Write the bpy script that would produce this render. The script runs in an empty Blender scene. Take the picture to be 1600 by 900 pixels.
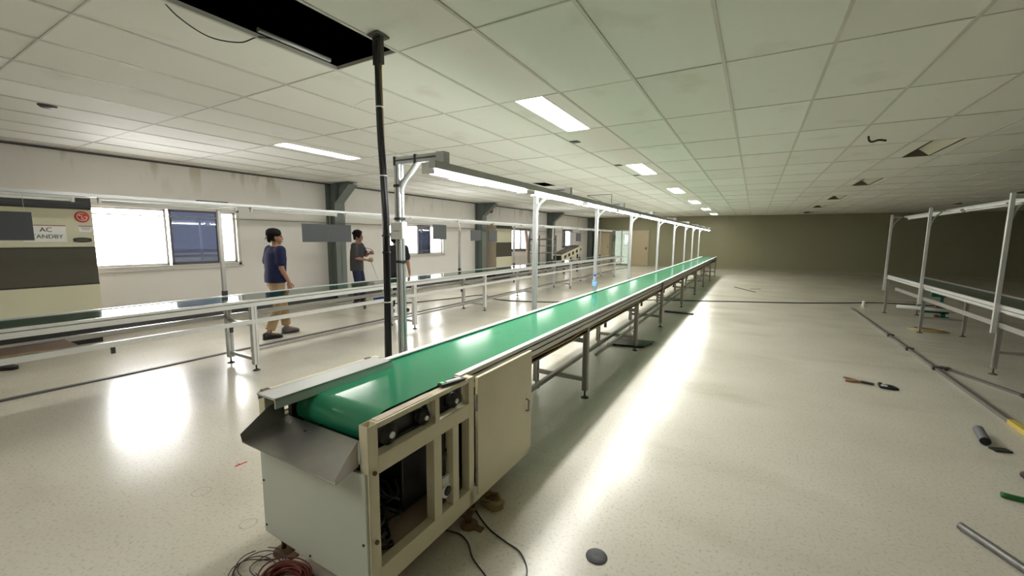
import bpy, bmesh, math, random
from mathutils import Vector, Matrix
random.seed(7)
sc = bpy.context.scene
COL = sc.collection
R_ = math.radians

# ------------------------------------------------------------------ camera
CAM_H = 1.58
def cam_matrix(y, p, r):
    cy, sy, cp, sp, cr, sr = math.cos(y), math.sin(y), math.cos(p), math.sin(p), math.cos(r), math.sin(r)
    B = Matrix(((1, 0, 0), (0, 0, -1), (0, 1, 0)))
    Rz = Matrix(((cy, -sy, 0), (sy, cy, 0), (0, 0, 1)))
    Rx = Matrix(((1, 0, 0), (0, cp, -sp), (0, sp, cp)))
    Rr = Matrix(((cr, -sr, 0), (sr, cr, 0), (0, 0, 1)))
    return Rr @ Rx @ B @ Rz
CR = cam_matrix(-.526551843, .120197438, .00819302102)
cam = bpy.data.cameras.new('camera')
cam.sensor_width = 36.0
cam.lens = 648.508613 / 1600 * 36.0
cam.clip_end = 200
camo = bpy.data.objects.new('camera', cam)
COL.objects.link(camo)
camo.matrix_world = Matrix.Translation((0, 0, CAM_H)) @ Matrix((CR[0], -CR[1], -CR[2])).transposed().to_4x4()
sc.camera = camo

# ------------------------------------------------------------------ world, exposure
TUBE_ON = 36.0
PANEL_ON = 10.0
SKY = 18.0
w = bpy.data.worlds.new('daylight')
sc.world = w
w.use_nodes = True
w.node_tree.nodes['Background'].inputs[0].default_value = (1.0, .965, .95, 1)
w.node_tree.nodes['Background'].inputs[1].default_value = SKY
sc.view_settings.view_transform = 'Standard'
sc.view_settings.look = 'None'
sc.view_settings.gamma = 1
sc.view_settings.use_curve_mapping = False
sc.view_settings.exposure = 1.08
sc.cycles.use_denoising = True
sc.cycles.max_bounces = 8
sc.cycles.diffuse_bounces = 5
sc.cycles.glossy_bounces = 4
sc.cycles.sample_clamp_indirect = 3
sc.cycles.caustics_reflective = False
sc.cycles.caustics_refractive = False

# ------------------------------------------------------------------ materials
def new_mat(name):
    m = bpy.data.materials.new(name)
    m.use_nodes = True
    return m, m.node_tree.nodes, m.node_tree.links, m.node_tree.nodes['Principled BSDF']
def mat(name, col, rough=.5, metal=0., var=.08, scale=6., spec=.5, bump=0., rvar=0., stretch=None, alpha=None):
    m, n, l, b = new_mat(name)
    b.inputs['Roughness'].default_value = rough
    b.inputs['Metallic'].default_value = metal
    b.inputs['Specular IOR Level'].default_value = spec
    tc = n.new('ShaderNodeTexCoord')
    mp = n.new('ShaderNodeMapping')
    if stretch: mp.inputs['Scale'].default_value = stretch
    nz = n.new('ShaderNodeTexNoise')
    nz.inputs['Scale'].default_value = scale
    nz.inputs['Detail'].default_value = 5
    l.new(tc.outputs['Object'], mp.inputs[0]); l.new(mp.outputs[0], nz.inputs['Vector'])
    mx = n.new('ShaderNodeMix'); mx.data_type = 'RGBA'
    mx.inputs['A'].default_value = (*[c * (1 - var) for c in col], 1)
    mx.inputs['B'].default_value = (*[min(1, c * (1 + var)) for c in col], 1)
    l.new(nz.outputs['Fac'], mx.inputs['Factor'])
    l.new(mx.outputs['Result'], b.inputs['Base Color'])
    if rvar:
        mr = n.new('ShaderNodeMapRange')
        mr.inputs['From Min'].default_value = .3; mr.inputs['From Max'].default_value = .7
        mr.inputs['To Min'].default_value = max(.02, rough - rvar); mr.inputs['To Max'].default_value = rough + rvar
        l.new(nz.outputs['Fac'], mr.inputs['Value']); l.new(mr.outputs[0], b.inputs['Roughness'])
    if bump:
        bp = n.new('ShaderNodeBump'); bp.inputs['Strength'].default_value = bump; bp.inputs['Distance'].default_value = .01
        l.new(nz.outputs['Fac'], bp.inputs['Height']); l.new(bp.outputs[0], b.inputs['Normal'])
    return m
def emit(name, col, s):
    m, n, l, b = new_mat(name)
    b.inputs['Base Color'].default_value = (.8, .8, .8, 1)
    b.inputs['Emission Color'].default_value = (*col, 1)
    b.inputs['Emission Strength'].default_value = s
    return m
def glass(name, tint, refl=.08, rough=.02):
    m, n, l, b = new_mat(name)
    n.remove(b)
    out = n['Material Output']
    t = n.new('ShaderNodeBsdfTransparent'); t.inputs[0].default_value = (*tint, 1)
    g = n.new('ShaderNodeBsdfGlossy'); g.inputs['Roughness'].default_value = rough; g.inputs[0].default_value = (1, 1, 1, 1)
    lw = n.new('ShaderNodeLayerWeight'); lw.inputs['Blend'].default_value = .35
    mr = n.new('ShaderNodeMapRange'); mr.inputs['To Min'].default_value = refl; mr.inputs['To Max'].default_value = .7
    l.new(lw.outputs['Fresnel'], mr.inputs['Value'])
    mx = n.new('ShaderNodeMixShader')
    l.new(mr.outputs[0], mx.inputs[0]); l.new(t.outputs[0], mx.inputs[1]); l.new(g.outputs[0], mx.inputs[2])
    l.new(mx.outputs[0], out.inputs[0])
    return m

def floor_mat():
    m, n, l, b = new_mat('speckled vinyl floor')
    tc = n.new('ShaderNodeTexCoord')
    big = n.new('ShaderNodeTexNoise'); big.inputs['Scale'].default_value = .9; big.inputs['Detail'].default_value = 6
    l.new(tc.outputs['Object'], big.inputs['Vector'])
    cr = n.new('ShaderNodeValToRGB')
    cr.color_ramp.elements[0].position = .3; cr.color_ramp.elements[0].color = (.575, .540, .455, 1)
    cr.color_ramp.elements[1].position = .7; cr.color_ramp.elements[1].color = (.67, .640, .555, 1)
    l.new(big.outputs['Fac'], cr.inputs[0])
    # small chips of the vinyl
    vo = n.new('ShaderNodeTexNoise'); vo.inputs['Scale'].default_value = 55; vo.inputs['Detail'].default_value = 4
    l.new(tc.outputs['Object'], vo.inputs['Vector'])
    r2 = n.new('ShaderNodeValToRGB')
    r2.color_ramp.elements[0].position = .27; r2.color_ramp.elements[0].color = (.66, .645, .60, 1)
    r2.color_ramp.elements[1].position = .47; r2.color_ramp.elements[1].color = (1, 1, 1, 1)
    l.new(vo.outputs['Fac'], r2.inputs[0])
    mu = n.new('ShaderNodeMix'); mu.data_type = 'RGBA'; mu.blend_type = 'MULTIPLY'; mu.inputs['Factor'].default_value = .75
    l.new(cr.outputs[0], mu.inputs['A']); l.new(r2.outputs[0], mu.inputs['B'])
    # dirt scuffs lying across the aisle
    mp = n.new('ShaderNodeMapping'); mp.inputs['Scale'].default_value = (.5, 1.4, 1)
    l.new(tc.outputs['Object'], mp.inputs[0])
    sn = n.new('ShaderNodeTexNoise'); sn.inputs['Scale'].default_value = 1.3; sn.inputs['Detail'].default_value = 4
    l.new(mp.outputs[0], sn.inputs['Vector'])
    r3 = n.new('ShaderNodeValToRGB')
    r3.color_ramp.elements[0].position = .25; r3.color_ramp.elements[0].color = (.80, .78, .74, 1)
    r3.color_ramp.elements[1].position = .46; r3.color_ramp.elements[1].color = (1, 1, 1, 1)
    l.new(sn.outputs['Fac'], r3.inputs[0])
    m2 = n.new('ShaderNodeMix'); m2.data_type = 'RGBA'; m2.blend_type = 'MULTIPLY'; m2.inputs['Factor'].default_value = .7
    l.new(mu.outputs['Result'], m2.inputs['A']); l.new(r3.outputs[0], m2.inputs['B'])
    last = m2.outputs['Result']
    # two faint ring stains left by something round
    for cx, cy, rad in ((-2.867, 1.116, .05), (-2.317, 1.106, .042)):
        d = n.new('ShaderNodeVectorMath'); d.operation = 'DISTANCE'; d.inputs[1].default_value = (cx, cy, 0)
        l.new(tc.outputs['Object'], d.inputs[0])
        s = n.new('ShaderNodeMath'); s.operation = 'COMPARE'; s.inputs[1].default_value = rad; s.inputs[2].default_value = .0035
        l.new(d.outputs['Value'], s.inputs[0])
        k = n.new('ShaderNodeMath'); k.operation = 'MULTIPLY'; k.inputs[1].default_value = .35
        l.new(s.outputs[0], k.inputs[0])
        m3 = n.new('ShaderNodeMix'); m3.data_type = 'RGBA'; m3.inputs['B'].default_value = (.22, .2, .14, 1)
        l.new(k.outputs[0], m3.inputs['Factor']); l.new(last, m3.inputs['A']); last = m3.outputs['Result']
    l.new(last, b.inputs['Base Color'])
    mr = n.new('ShaderNodeMapRange'); mr.inputs['From Min'].default_value = .3; mr.inputs['From Max'].default_value = .7
    mr.inputs['To Min'].default_value = .19; mr.inputs['To Max'].default_value = .26
    l.new(vo.outputs['Fac'], mr.inputs['Value']); l.new(mr.outputs[0], b.inputs['Roughness'])
    b.inputs['Specular IOR Level'].default_value = .36
    bp = n.new('ShaderNodeBump'); bp.inputs['Strength'].default_value = .04; bp.inputs['Distance'].default_value = .004
    l.new(big.outputs['Fac'], bp.inputs['Height']); l.new(bp.outputs[0], b.inputs['Normal'])
    return m

TX, TY, X0, Y0 = .64, 1.275, -1.56, .93
def ceil_mat():
    m, n, l, b = new_mat('painted ceiling tile')
    tc = n.new('ShaderNodeTexCoord')
    mp = n.new('ShaderNodeMapping'); mp.vector_type = 'POINT'
    mp.inputs['Location'].default_value = (-X0 / TX, -Y0 / TY, 0)
    mp.inputs['Scale'].default_value = (1 / TX, 1 / TY, 0)
    l.new(tc.outputs['Object'], mp.inputs[0])
    fl = n.new('ShaderNodeVectorMath'); fl.operation = 'FLOOR'
    l.new(mp.outputs[0], fl.inputs[0])
    wn = n.new('ShaderNodeTexWhiteNoise'); wn.noise_dimensions = '3D'
    l.new(fl.outputs[0], wn.inputs['Vector'])
    cr = n.new('ShaderNodeValToRGB')
    e = cr.color_ramp.elements
    e[0].color = (.79, .79, .735, 1); e[1].color = (.86, .865, .82, 1)
    x = e.new(.5); x.color = (.825, .825, .775, 1)
    l.new(wn.outputs['Value'], cr.inputs[0])
    nz = n.new('ShaderNodeTexNoise'); nz.inputs['Scale'].default_value = 2.2; nz.inputs['Detail'].default_value = 6
    l.new(tc.outputs['Object'], nz.inputs['Vector'])
    r2 = n.new('ShaderNodeValToRGB')
    r2.color_ramp.elements[0].position = .27; r2.color_ramp.elements[0].color = (.88, .865, .82, 1)
    r2.color_ramp.elements[1].position = .40; r2.color_ramp.elements[1].color = (1, 1, 1, 1)
    l.new(nz.outputs['Fac'], r2.inputs[0])
    mu = n.new('ShaderNodeMix'); mu.data_type = 'RGBA'; mu.blend_type = 'MULTIPLY'; mu.inputs['Factor'].default_value = .8
    l.new(cr.outputs[0], mu.inputs['A']); l.new(r2.outputs[0], mu.inputs['B'])
    l.new(mu.outputs['Result'], b.inputs['Base Color'])
    b.inputs['Roughness'].default_value = .75
    b.inputs['Specular IOR Level'].default_value = .25
    return m

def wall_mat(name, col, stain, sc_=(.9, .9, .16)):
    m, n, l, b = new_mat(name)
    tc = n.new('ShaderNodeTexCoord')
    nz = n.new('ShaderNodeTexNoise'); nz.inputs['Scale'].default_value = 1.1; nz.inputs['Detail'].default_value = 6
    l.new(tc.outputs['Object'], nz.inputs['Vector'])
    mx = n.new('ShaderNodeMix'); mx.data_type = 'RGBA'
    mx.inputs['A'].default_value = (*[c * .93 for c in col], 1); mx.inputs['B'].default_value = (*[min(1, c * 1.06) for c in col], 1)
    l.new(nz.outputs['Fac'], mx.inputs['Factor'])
    # water runs below the ceiling
    mp = n.new('ShaderNodeMapping'); mp.inputs['Scale'].default_value = (1, 2.4, .55)
    l.new(tc.outputs['Object'], mp.inputs[0])
    s = n.new('ShaderNodeTexNoise'); s.inputs['Scale'].default_value = 1.25; s.inputs['Detail'].default_value = 3
    l.new(mp.outputs[0], s.inputs['Vector'])
    r = n.new('ShaderNodeValToRGB'); r.color_ramp.elements[0].position = .54; r.color_ramp.elements[1].position = .62
    r.color_ramp.elements[0].color = (0, 0, 0, 1); r.color_ramp.elements[1].color = (.55, .55, .55, 1)
    l.new(s.outputs['Fac'], r.inputs[0])
    sp = n.new('ShaderNodeSeparateXYZ'); l.new(tc.outputs['Object'], sp.inputs[0])
    mr = n.new('ShaderNodeMapRange'); mr.inputs['From Min'].default_value = 2.25; mr.inputs['From Max'].default_value = 2.7
    l.new(sp.outputs['Z'], mr.inputs['Value'])
    k = n.new('ShaderNodeMath'); k.operation = 'MULTIPLY'
    l.new(r.outputs[0], k.inputs[0]); l.new(mr.outputs[0], k.inputs[1])
    m2 = n.new('ShaderNodeMix'); m2.data_type = 'RGBA'; m2.inputs['B'].default_value = (*stain, 1)
    l.new(k.outputs[0], m2.inputs['Factor']); l.new(mx.outputs['Result'], m2.inputs['A'])
    l.new(m2.outputs['Result'], b.inputs['Base Color'])
    b.inputs['Roughness'].default_value = .6
    return m

M = dict(
    floor=floor_mat(), ceil=ceil_mat(),
    wall_l=wall_mat('off white wall paint', (.76, .735, .70), (.46, .41, .28)),
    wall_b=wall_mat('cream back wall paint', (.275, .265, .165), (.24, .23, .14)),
    dark_void=mat('dark roof void', (.006, .007, .02), .9),
    tbar=mat('white ceiling bar', (.60, .59, .54), .5),
    alu=mat('brushed aluminium', (.46, .455, .43), .38, .8, .05, 30, stretch=(1, .05, 1)),  # base tone darkened for the shade on the green conveyor's side rails
    alu_w=mat('white anodised aluminium', (.56, .575, .58), .35, .6, .04, 20),
    alu_l=mat('lightened aluminium', (.70, .71, .70), .35, .4, .04, 20),  # lighter copy of the aluminium, tube light on the left rails coloured in
    alu_k=mat('darkened grey aluminium', (.30, .285, .26), .42, .75, .08, 20),  # darker copy of the aluminium, shade beneath the green belt coloured in
    alu_d=mat('profile slot', (.12, .12, .12), .5, .4),
    belt=mat('green conveyor belt', (.022, .225, .112), .14, 0, .06, 2, .7),
    belt_d=mat('dark green conveyor belt', (.012, .055, .035), .09, 0, .06, 2, .75),
    belt_r=mat('dusty dark green belt', (.03, .055, .035), .35, 0, .1, 2),
    cream=mat('cream machine paint', (.72, .66, .475), .42, 0, .08, 4),
    cream_l=mat('light cream sheet', (.68, .66, .52), .45, 0, .04, 2),
    panel=mat('pale grey green sheet', (.58, .61, .545), .38, 0, .04, 2),
    steel=mat('scuffed steel sheet', (.36, .35, .335), .34, .9, .45, 3.5),
    steel_l=mat('pale steel cover', (.62, .63, .62), .4, .5, .06, 6),
    steel_d=mat('dark oily steel', (.05, .048, .045), .42, .5, .3, 20),
    black=mat('black plastic', (.014, .014, .015), .4),
    rubber=mat('black cable sheath', (.012, .012, .013), .38),
    rubber_y=mat('ochre cable sheath', (.30, .17, .03), .45),
    rust=mat('rusty steel', (.16, .095, .05), .7, .3, .4, 25),
    tan=mat('tan cable', (.33, .24, .11), .6, 0, .3, 15),
    white=mat('white plastic', (.80, .80, .78), .35),
    tie=mat('white cable tie', (.85, .85, .83), .4),
    duct=mat('grey floor duct', (.075, .07, .068), .5),
    board=mat('charcoal board', (.050, .055, .062), .45),
    column=mat('grey green column paint', (.165, .19, .175), .5),
    ac=mat('cream cabinet paint', (.62, .60, .44), .42, 0, .05, 2),
    ac_side=mat('beige cabinet side', (.50, .42, .33), .5),
    ac_grille=mat('brown air grille', (.085, .075, .05), .55),
    red=mat('red enamel', (.62, .06, .045), .4),
    bell=mat('dark red alarm', (.22, .03, .025), .4),
    wframe=mat('window aluminium', (.55, .53, .49), .45, .3),
    wframe_d=mat('dark window aluminium', (.10, .095, .10), .45, .3),
    glass=glass('clear window glass', (.95, .96, .96)),
    glass_d=glass('dark tinted glass', (.066, .073, .092), .14),
    glass_g=glass('greenish door glass', (.135, .15, .135), .1),
    doorp=mat('beige door paint', (.47, .40, .265), .5),
    doorf=mat('door frame paint', (.28, .24, .17), .5),
    tube=emit('lit tube', (1, .985, .93), TUBE_ON),
    lit=emit('lit ceiling panel', (1, .985, .92), PANEL_ON),
    tube_off=mat('unlit white tube', (.82, .82, .79), .3),
    skin=mat('brown skin', (.34, .175, .105), .5, 0, .08, 12),
    hair=mat('black hair', (.008, .007, .006), .85, 0, .3, 40, .2),
    navy=mat('navy shirt', (.007, .010, .048), .95, 0, .75, 5),
    grey_shirt=mat('dark grey shirt', (.040, .038, .044), .85, 0, .2, 8),
    black_shirt=mat('black shirt', (.012, .012, .016), .85, 0, .2, 8),
    khaki=mat('khaki trousers', (.34, .235, .125), .85, 0, .12, 8),
    jeans=mat('dark blue jeans', (.015, .02, .055), .85, 0, .2, 14),
    maroon=mat('dark maroon boots', (.05, .012, .016), .5),
    greyshoe=mat('grey shoes', (.12, .115, .11), .7),
    eye=mat('dark eye', (.02, .015, .012), .3),
    lip=mat('lip', (.26, .10, .075), .5),
    wire=mat('red brown wire', (.20, .045, .028), .45, 0, .35, 25),
    teal=mat('teal enamel', (.006, .12, .09), .35),
    yellow=mat('yellow tape', (.62, .47, .10), .5),
    green=mat('dark green hose', (.02, .13, .03), .4),
    blue=mat('blue mop', (.02, .07, .30), .6),
    cap_b=mat('blue bottle cap', (.02, .06, .45), .35),
    label_b=mat('blue bottle label', (.28, .48, .80), .4),
    water=None, lime=mat('light green button', (.25, .75, .30), .4),
    cardboard=mat('brown cardboard', (.30, .18, .09), .8),
    plank=mat('brown plank', (.44, .33, .24), .7, 0, .15, 6),
    ink=mat('black lettering', (.02, .02, .02), .6),
    ink_g=mat('grey lettering', (.25, .25, .26), .6),
    disc=mat('grey abrasive disc', (.10, .10, .11), .75, 0, .25, 60),
)
M['water'] = glass('clear bottle plastic', (.82, .90, .96), .12, .05)

# ------------------------------------------------------------------ mesh builder
class MB:
    def __init__(s): s.v = []; s.f = []; s.sm = []; s.mi = []
    def add(s, vs, fs, smooth=False, mi=0):
        o = len(s.v); s.v += [Vector(v) for v in vs]
        for f in fs:
            s.f.append([i + o for i in f]); s.sm.append(smooth); s.mi.append(mi)
        return s
    def box(s, x0, x1, y0, y1, z0, z1, mi=0):
        v = [(x, y, z) for z in (z0, z1) for y in (y0, y1) for x in (x0, x1)]
        return s.add(v, [(0, 2, 3, 1), (4, 5, 7, 6), (0, 1, 5, 4), (2, 6, 7, 3), (0, 4, 6, 2), (1, 3, 7, 5)], mi=mi)
    def obox(s, c, size, rot=Matrix.Identity(3), mi=0):
        hx, hy, hz = [k / 2 for k in size]; c = Vector(c)
        v = [c + rot @ Vector((x, y, z)) for z in (-hz, hz) for y in (-hy, hy) for x in (-hx, hx)]
        return s.add(v, [(0, 2, 3, 1), (4, 5, 7, 6), (0, 1, 5, 4), (2, 6, 7, 3), (0, 4, 6, 2), (1, 3, 7, 5)], mi=mi)
    def bar(s, a, b, w, h, up=(0, 0, 1), mi=0):
        a, b = Vector(a), Vector(b); d = (b - a); L = d.length; d.normalize()
        up = Vector(up)
        if abs(d.dot(up)) > .98: up = Vector((0, 1, 0))
        x = d.cross(up).normalized(); z = x.cross(d)
        return s.obox((a + b) / 2, (w, L, h), Matrix((x, d, z)).transposed(), mi)
    def cyl(s, a, b, r, r2=None, n=16, mi=0, cap=True):
        a, b = Vector(a), Vector(b); r2 = r if r2 is None else r2
        d = (b - a).normalized(); u = d.orthogonal().normalized(); w_ = d.cross(u)
        vs = [c + (u * math.cos(t) + w_ * math.sin(t)) * q for c, q in ((a, r), (b, r2)) for t in [2 * math.pi * i / n for i in range(n)]]
        s.add(vs, [(i, (i + 1) % n, n + (i + 1) % n, n + i) for i in range(n)], True, mi)
        if cap:
            o = len(s.v) - 2 * n
            s.f += [[o + i for i in reversed(range(n))], [o + n + i for i in range(n)]]; s.sm += [False, False]; s.mi += [mi, mi]
        return s
    def tube(s, pts, r, n=8, mi=0, closed=False):
        pts = [Vector(p) for p in pts]; k = len(pts); vs = []
        u = None
        for i, p in enumerate(pts):
            a = pts[(i - 1) % k] if (closed or i) else p; b = pts[(i + 1) % k] if (closed or i < k - 1) else p
            d = (b - a).normalized() if (b - a).length > 1e-9 else Vector((0, 0, 1))
            if u is None: u = d.orthogonal().normalized()
            u = (u - d * u.dot(d)); u = u.normalized() if u.length > 1e-6 else d.orthogonal().normalized()
            w_ = d.cross(u); rr = r[i] if isinstance(r, (list, tuple)) else r
            vs += [p + (u * math.cos(2 * math.pi * j / n) + w_ * math.sin(2 * math.pi * j / n)) * rr for j in range(n)]
        fs = [(i * n + j, i * n + (j + 1) % n, ((i + 1) % k) * n + (j + 1) % n, ((i + 1) % k) * n + j) for i in range(k if closed else k - 1) for j in range(n)]
        s.add(vs, fs, True, mi)
        if not closed:
            o = len(s.v) - k * n
            s.f += [[o + j for j in reversed(range(n))], [o + (k - 1) * n + j for j in range(n)]]; s.sm += [False] * 2; s.mi += [mi] * 2
        return s
    def lathe(s, c, prof, n=24, mi=0, axis='z'):
        c = Vector(c); vs = []
        for r, h in prof:
            for j in range(n):
                t = 2 * math.pi * j / n
                p = (r * math.cos(t), r * math.sin(t), h)
                if axis == 'x': p = (h, r * math.cos(t), r * math.sin(t))
                vs.append(c + Vector(p))
        k = len(prof)
        s.add(vs, [(i * n + j, i * n + (j + 1) % n, (i + 1) * n + (j + 1) % n, (i + 1) * n + j) for i in range(k - 1) for j in range(n)], True, mi)
        o = len(s.v) - k * n
        s.f += [[o + j for j in reversed(range(n))], [o + (k - 1) * n + j for j in range(n)]]; s.sm += [False] * 2; s.mi += [mi] * 2
        return s
    def prism(s, poly, axis, a, b, mi=0, smooth=False):
        # poly in the two other axes, extruded along axis from a to b
        n = len(poly)
        def P(p, t):
            return {'x': (t, p[0], p[1]), 'y': (p[0], t, p[1]), 'z': (p[0], p[1], t)}[axis]
        s.add([P(p, a) for p in poly] + [P(p, b) for p in poly], [(i, (i + 1) % n, n + (i + 1) % n, n + i) for i in range(n)], smooth, mi)
        o = len(s.v) - 2 * n
        s.f += [[o + i for i in reversed(range(n))], [o + n + i for i in range(n)]]; s.sm += [False] * 2; s.mi += [mi] * 2
        return s
    def quad(s, a, b, c, d, mi=0): return s.add([a, b, c, d], [(0, 1, 2, 3)], mi=mi)
    def sheet(s, a, b, c, d, t, mi=0):
        a, b, c, d = map(Vector, (a, b, c, d)); nn = (b - a).cross(d - a).normalized() * t
        return s.add([a, b, c, d, a + nn, b + nn, c + nn, d + nn], [(3, 2, 1, 0), (4, 5, 6, 7), (0, 1, 5, 4), (1, 2, 6, 5), (2, 3, 7, 6), (3, 0, 4, 7)], mi=mi)
    def ball(s, c, rx, ry=None, rz=None, n=12, rot=Matrix.Identity(3), mi=0):
        ry = rx if ry is None else ry; rz = rx if rz is None else rz; c = Vector(c); vs = []; m = n // 2
        for i in range(1, m):
            ph = math.pi * i / m
            for j in range(n):
                t = 2 * math.pi * j / n
                vs.append(c + rot @ Vector((rx * math.sin(ph) * math.cos(t), ry * math.sin(ph) * math.sin(t), rz * math.cos(ph))))
        k = len(vs); vs += [c + rot @ Vector((0, 0, rz)), c + rot @ Vector((0, 0, -rz))]
        fs = [(i * n + j, (i + 1) * n + j, (i + 1) * n + (j + 1) % n, i * n + (j + 1) % n) for i in range(m - 2) for j in range(n)]
        fs += [(k, j, (j + 1) % n) for j in range(n)] + [(k + 1, (m - 2) * n + (j + 1) % n, (m - 2) * n + j) for j in range(n)]
        return s.add(vs, fs, True, mi)
    def loft(s, rings, n=16, mi=0):
        # rings: (centre, x-radius, y-radius, rot3x3) closed by fans
        vs = []
        for c, rx, ry, rot in rings:
            c = Vector(c)
            vs += [c + rot @ Vector((rx * math.cos(2 * math.pi * j / n), ry * math.sin(2 * math.pi * j / n), 0)) for j in range(n)]
        k = len(rings)
        s.add(vs, [(i * n + j, i * n + (j + 1) % n, (i + 1) * n + (j + 1) % n, (i + 1) * n + j) for i in range(k - 1) for j in range(n)], True, mi)
        o = len(s.v) - k * n
        s.f += [[o + j for j in reversed(range(n))], [o + (k - 1) * n + j for j in range(n)]]; s.sm += [True] * 2; s.mi += [mi] * 2
        return s
    def build(s, name, mats, parent=None, local=False, bevel=0, kind=None, label=None):
        if not isinstance(mats, (list, tuple)): mats = [mats]
        me = bpy.data.meshes.new(name)
        off = Vector((0, 0, 0))
        if parent is not None and not local:
            p = parent
            while p is not None: off += p.location; p = p.parent
        me.from_pydata([v - off for v in s.v], [], s.f)
        me.polygons.foreach_set('use_smooth', s.sm); me.polygons.foreach_set('material_index', s.mi)
        for m in mats: me.materials.append(m)
        me.update()
        bm = bmesh.new(); bm.from_mesh(me); bmesh.ops.recalc_face_normals(bm, faces=bm.faces); bm.to_mesh(me); bm.free()
        o = bpy.data.objects.new(name, me); COL.objects.link(o)
        if parent is not None: o.parent = parent
        if bevel:
            b = o.modifiers.new('bevel', 'BEVEL'); b.width = bevel; b.segments = 2; b.limit_method = 'ANGLE'; b.angle_limit = R_(40)
        if kind: o['kind'] = kind
        if label: o['label'] = label
        return o

def tag(o, label, cat, group=None):
    o['label'] = label; o['category'] = cat
    if group: o['group'] = group
    return o
def thing(name, label, cat, loc, group=None, rotz=0):
    o = bpy.data.objects.new(name, None); COL.objects.link(o)
    o.location = loc; o.rotation_euler = (0, 0, rotz); o.empty_display_size = .1
    return tag(o, label, cat, group)
def copy_tree(o, parent=None):
    c = o.copy(); COL.objects.link(c)
    if parent is not None: c.parent = parent
    for ch in list(o.children): copy_tree(ch, c)
    return c
def struct(mb, name, m, parent=None): return mb.build(name, m, parent, kind='structure')
def smoothpath(pts, n=6):
    P = [Vector(p) for p in pts]; out = []
    for i in range(len(P) - 1):
        p0 = P[max(0, i - 1)]; p1 = P[i]; p2 = P[i + 1]; p3 = P[min(len(P) - 1, i + 2)]
        for k in range(n):
            t = k / n
            out.append(.5 * ((2 * p1) + (p2 - p0) * t + (2 * p0 - 5 * p1 + 4 * p2 - p3) * t * t + (3 * p1 - p0 - 3 * p2 + p3) * t ** 3))
    out.append(P[-1]); return out
def ORD(n): return ['first', 'second', 'third', 'fourth', 'fifth', 'sixth', 'seventh', 'eighth', 'ninth', 'tenth', 'eleventh', 'twelfth', 'thirteenth', 'fourteenth', 'fifteenth', 'sixteenth'][n]
def text_mesh(body, size, name, m, parent, origin, xdir, ydir):
    cu = bpy.data.curves.new(name, 'FONT'); cu.body = body; cu.size = size; cu.align_x = 'CENTER'; cu.align_y = 'CENTER'; cu.extrude = .001
    t = bpy.data.objects.new(name, cu); COL.objects.link(t)
    dg = bpy.context.evaluated_depsgraph_get(); me = bpy.data.meshes.new_from_object(t.evaluated_get(dg))
    bpy.data.objects.remove(t)
    x, y = Vector(xdir), Vector(ydir); z = x.cross(y)
    off = Vector((0, 0, 0)); p = parent
    while p is not None: off += p.location; p = p.parent
    mt = Matrix((x, y, z)).transposed().to_4x4(); mt.translation = Vector(origin) - off
    me.transform(mt); me.materials.clear(); me.materials.append(m)
    o = bpy.data.objects.new(name, me); COL.objects.link(o); o.parent = parent
    return o

# ------------------------------------------------------------------ the room
ZC = 2.84; WL = -8.95; WR = 14.0; WB = 25.0; WF = -3.5; ZR = 3.7
struct(MB().box(WL - .2, WR + .2, WF - .2, WB + .2, -.12, 0), 'floor', M['floor'])
struct(MB().box(WL - .2, WR + .2, WF - .2, WB + .2, ZR, ZR + .1), 'roof', M['dark_void'])

def wall_with_holes(holes, a0, a1, z1):
    """rectangles (a, z) of a wall leaving holes [(a0,a1,z0,z1)]"""
    cuts = sorted({a0, a1, *[h[0] for h in holes], *[h[1] for h in holes]}); out = []
    for p, q in zip(cuts, cuts[1:]):
        hs = sorted([h for h in holes if h[0] <= p + 1e-6 and h[1] >= q - 1e-6], key=lambda h: h[2]); z = 0
        for h in hs:
            if h[2] > z: out.append((p, q, z, h[2]))
            z = h[3]
        out.append((p, q, z, z1))
    return out
WIN = [(1.75, 4.50, 1.0, 2.08), (8.35, 10.86, 1.01, 2.0), (15.25, 17.05, 1.03, 2.0), (20.7, 22.1, 1.1, 2.05)]
wl = MB()
for p, q, z0, z1 in wall_with_holes(WIN, WF, WB, ZR): wl.box(WL - .2, WL, p, q, z0, z1)
struct(wl, 'wall_left', M['wall_l'])
DOOR_G = (-7.39, -6.52, 0, 2.05)
wb = MB()
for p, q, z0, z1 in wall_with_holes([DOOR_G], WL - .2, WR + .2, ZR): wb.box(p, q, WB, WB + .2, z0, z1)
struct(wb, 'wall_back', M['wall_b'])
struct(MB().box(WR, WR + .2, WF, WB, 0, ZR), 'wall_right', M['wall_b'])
struct(MB().box(WL - .2, WR + .2, WF - .2, WF, 0, ZR), 'wall_front', M['wall_l'])
struct(MB().box(WL, WL + .10, WF, WB, 0, .13).box(WL, WL + .06, WF, WB, .13, .17), 'baseboard_left', mat('dark wall trunking', (.05, .045, .05), .5))
struct(MB().box(WL, WR, WB - .015, WB, 0, .09), 'baseboard_back', mat('worn skirting', (.32, .30, .2), .5))
struct(MB().box(WL, WL + .012, WF, WB, 1.895, 1.915), 'trim_1', mat('wall seam strip', (.42, .38, .33), .6))
struct(MB().box(WL, WL + .03, WF, WB, ZC - .035, ZC - .008), 'trim_2', mat('dark wall top strip', (.07, .06, .055), .7))  # solid dark strip along the top edge of the left wall

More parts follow.
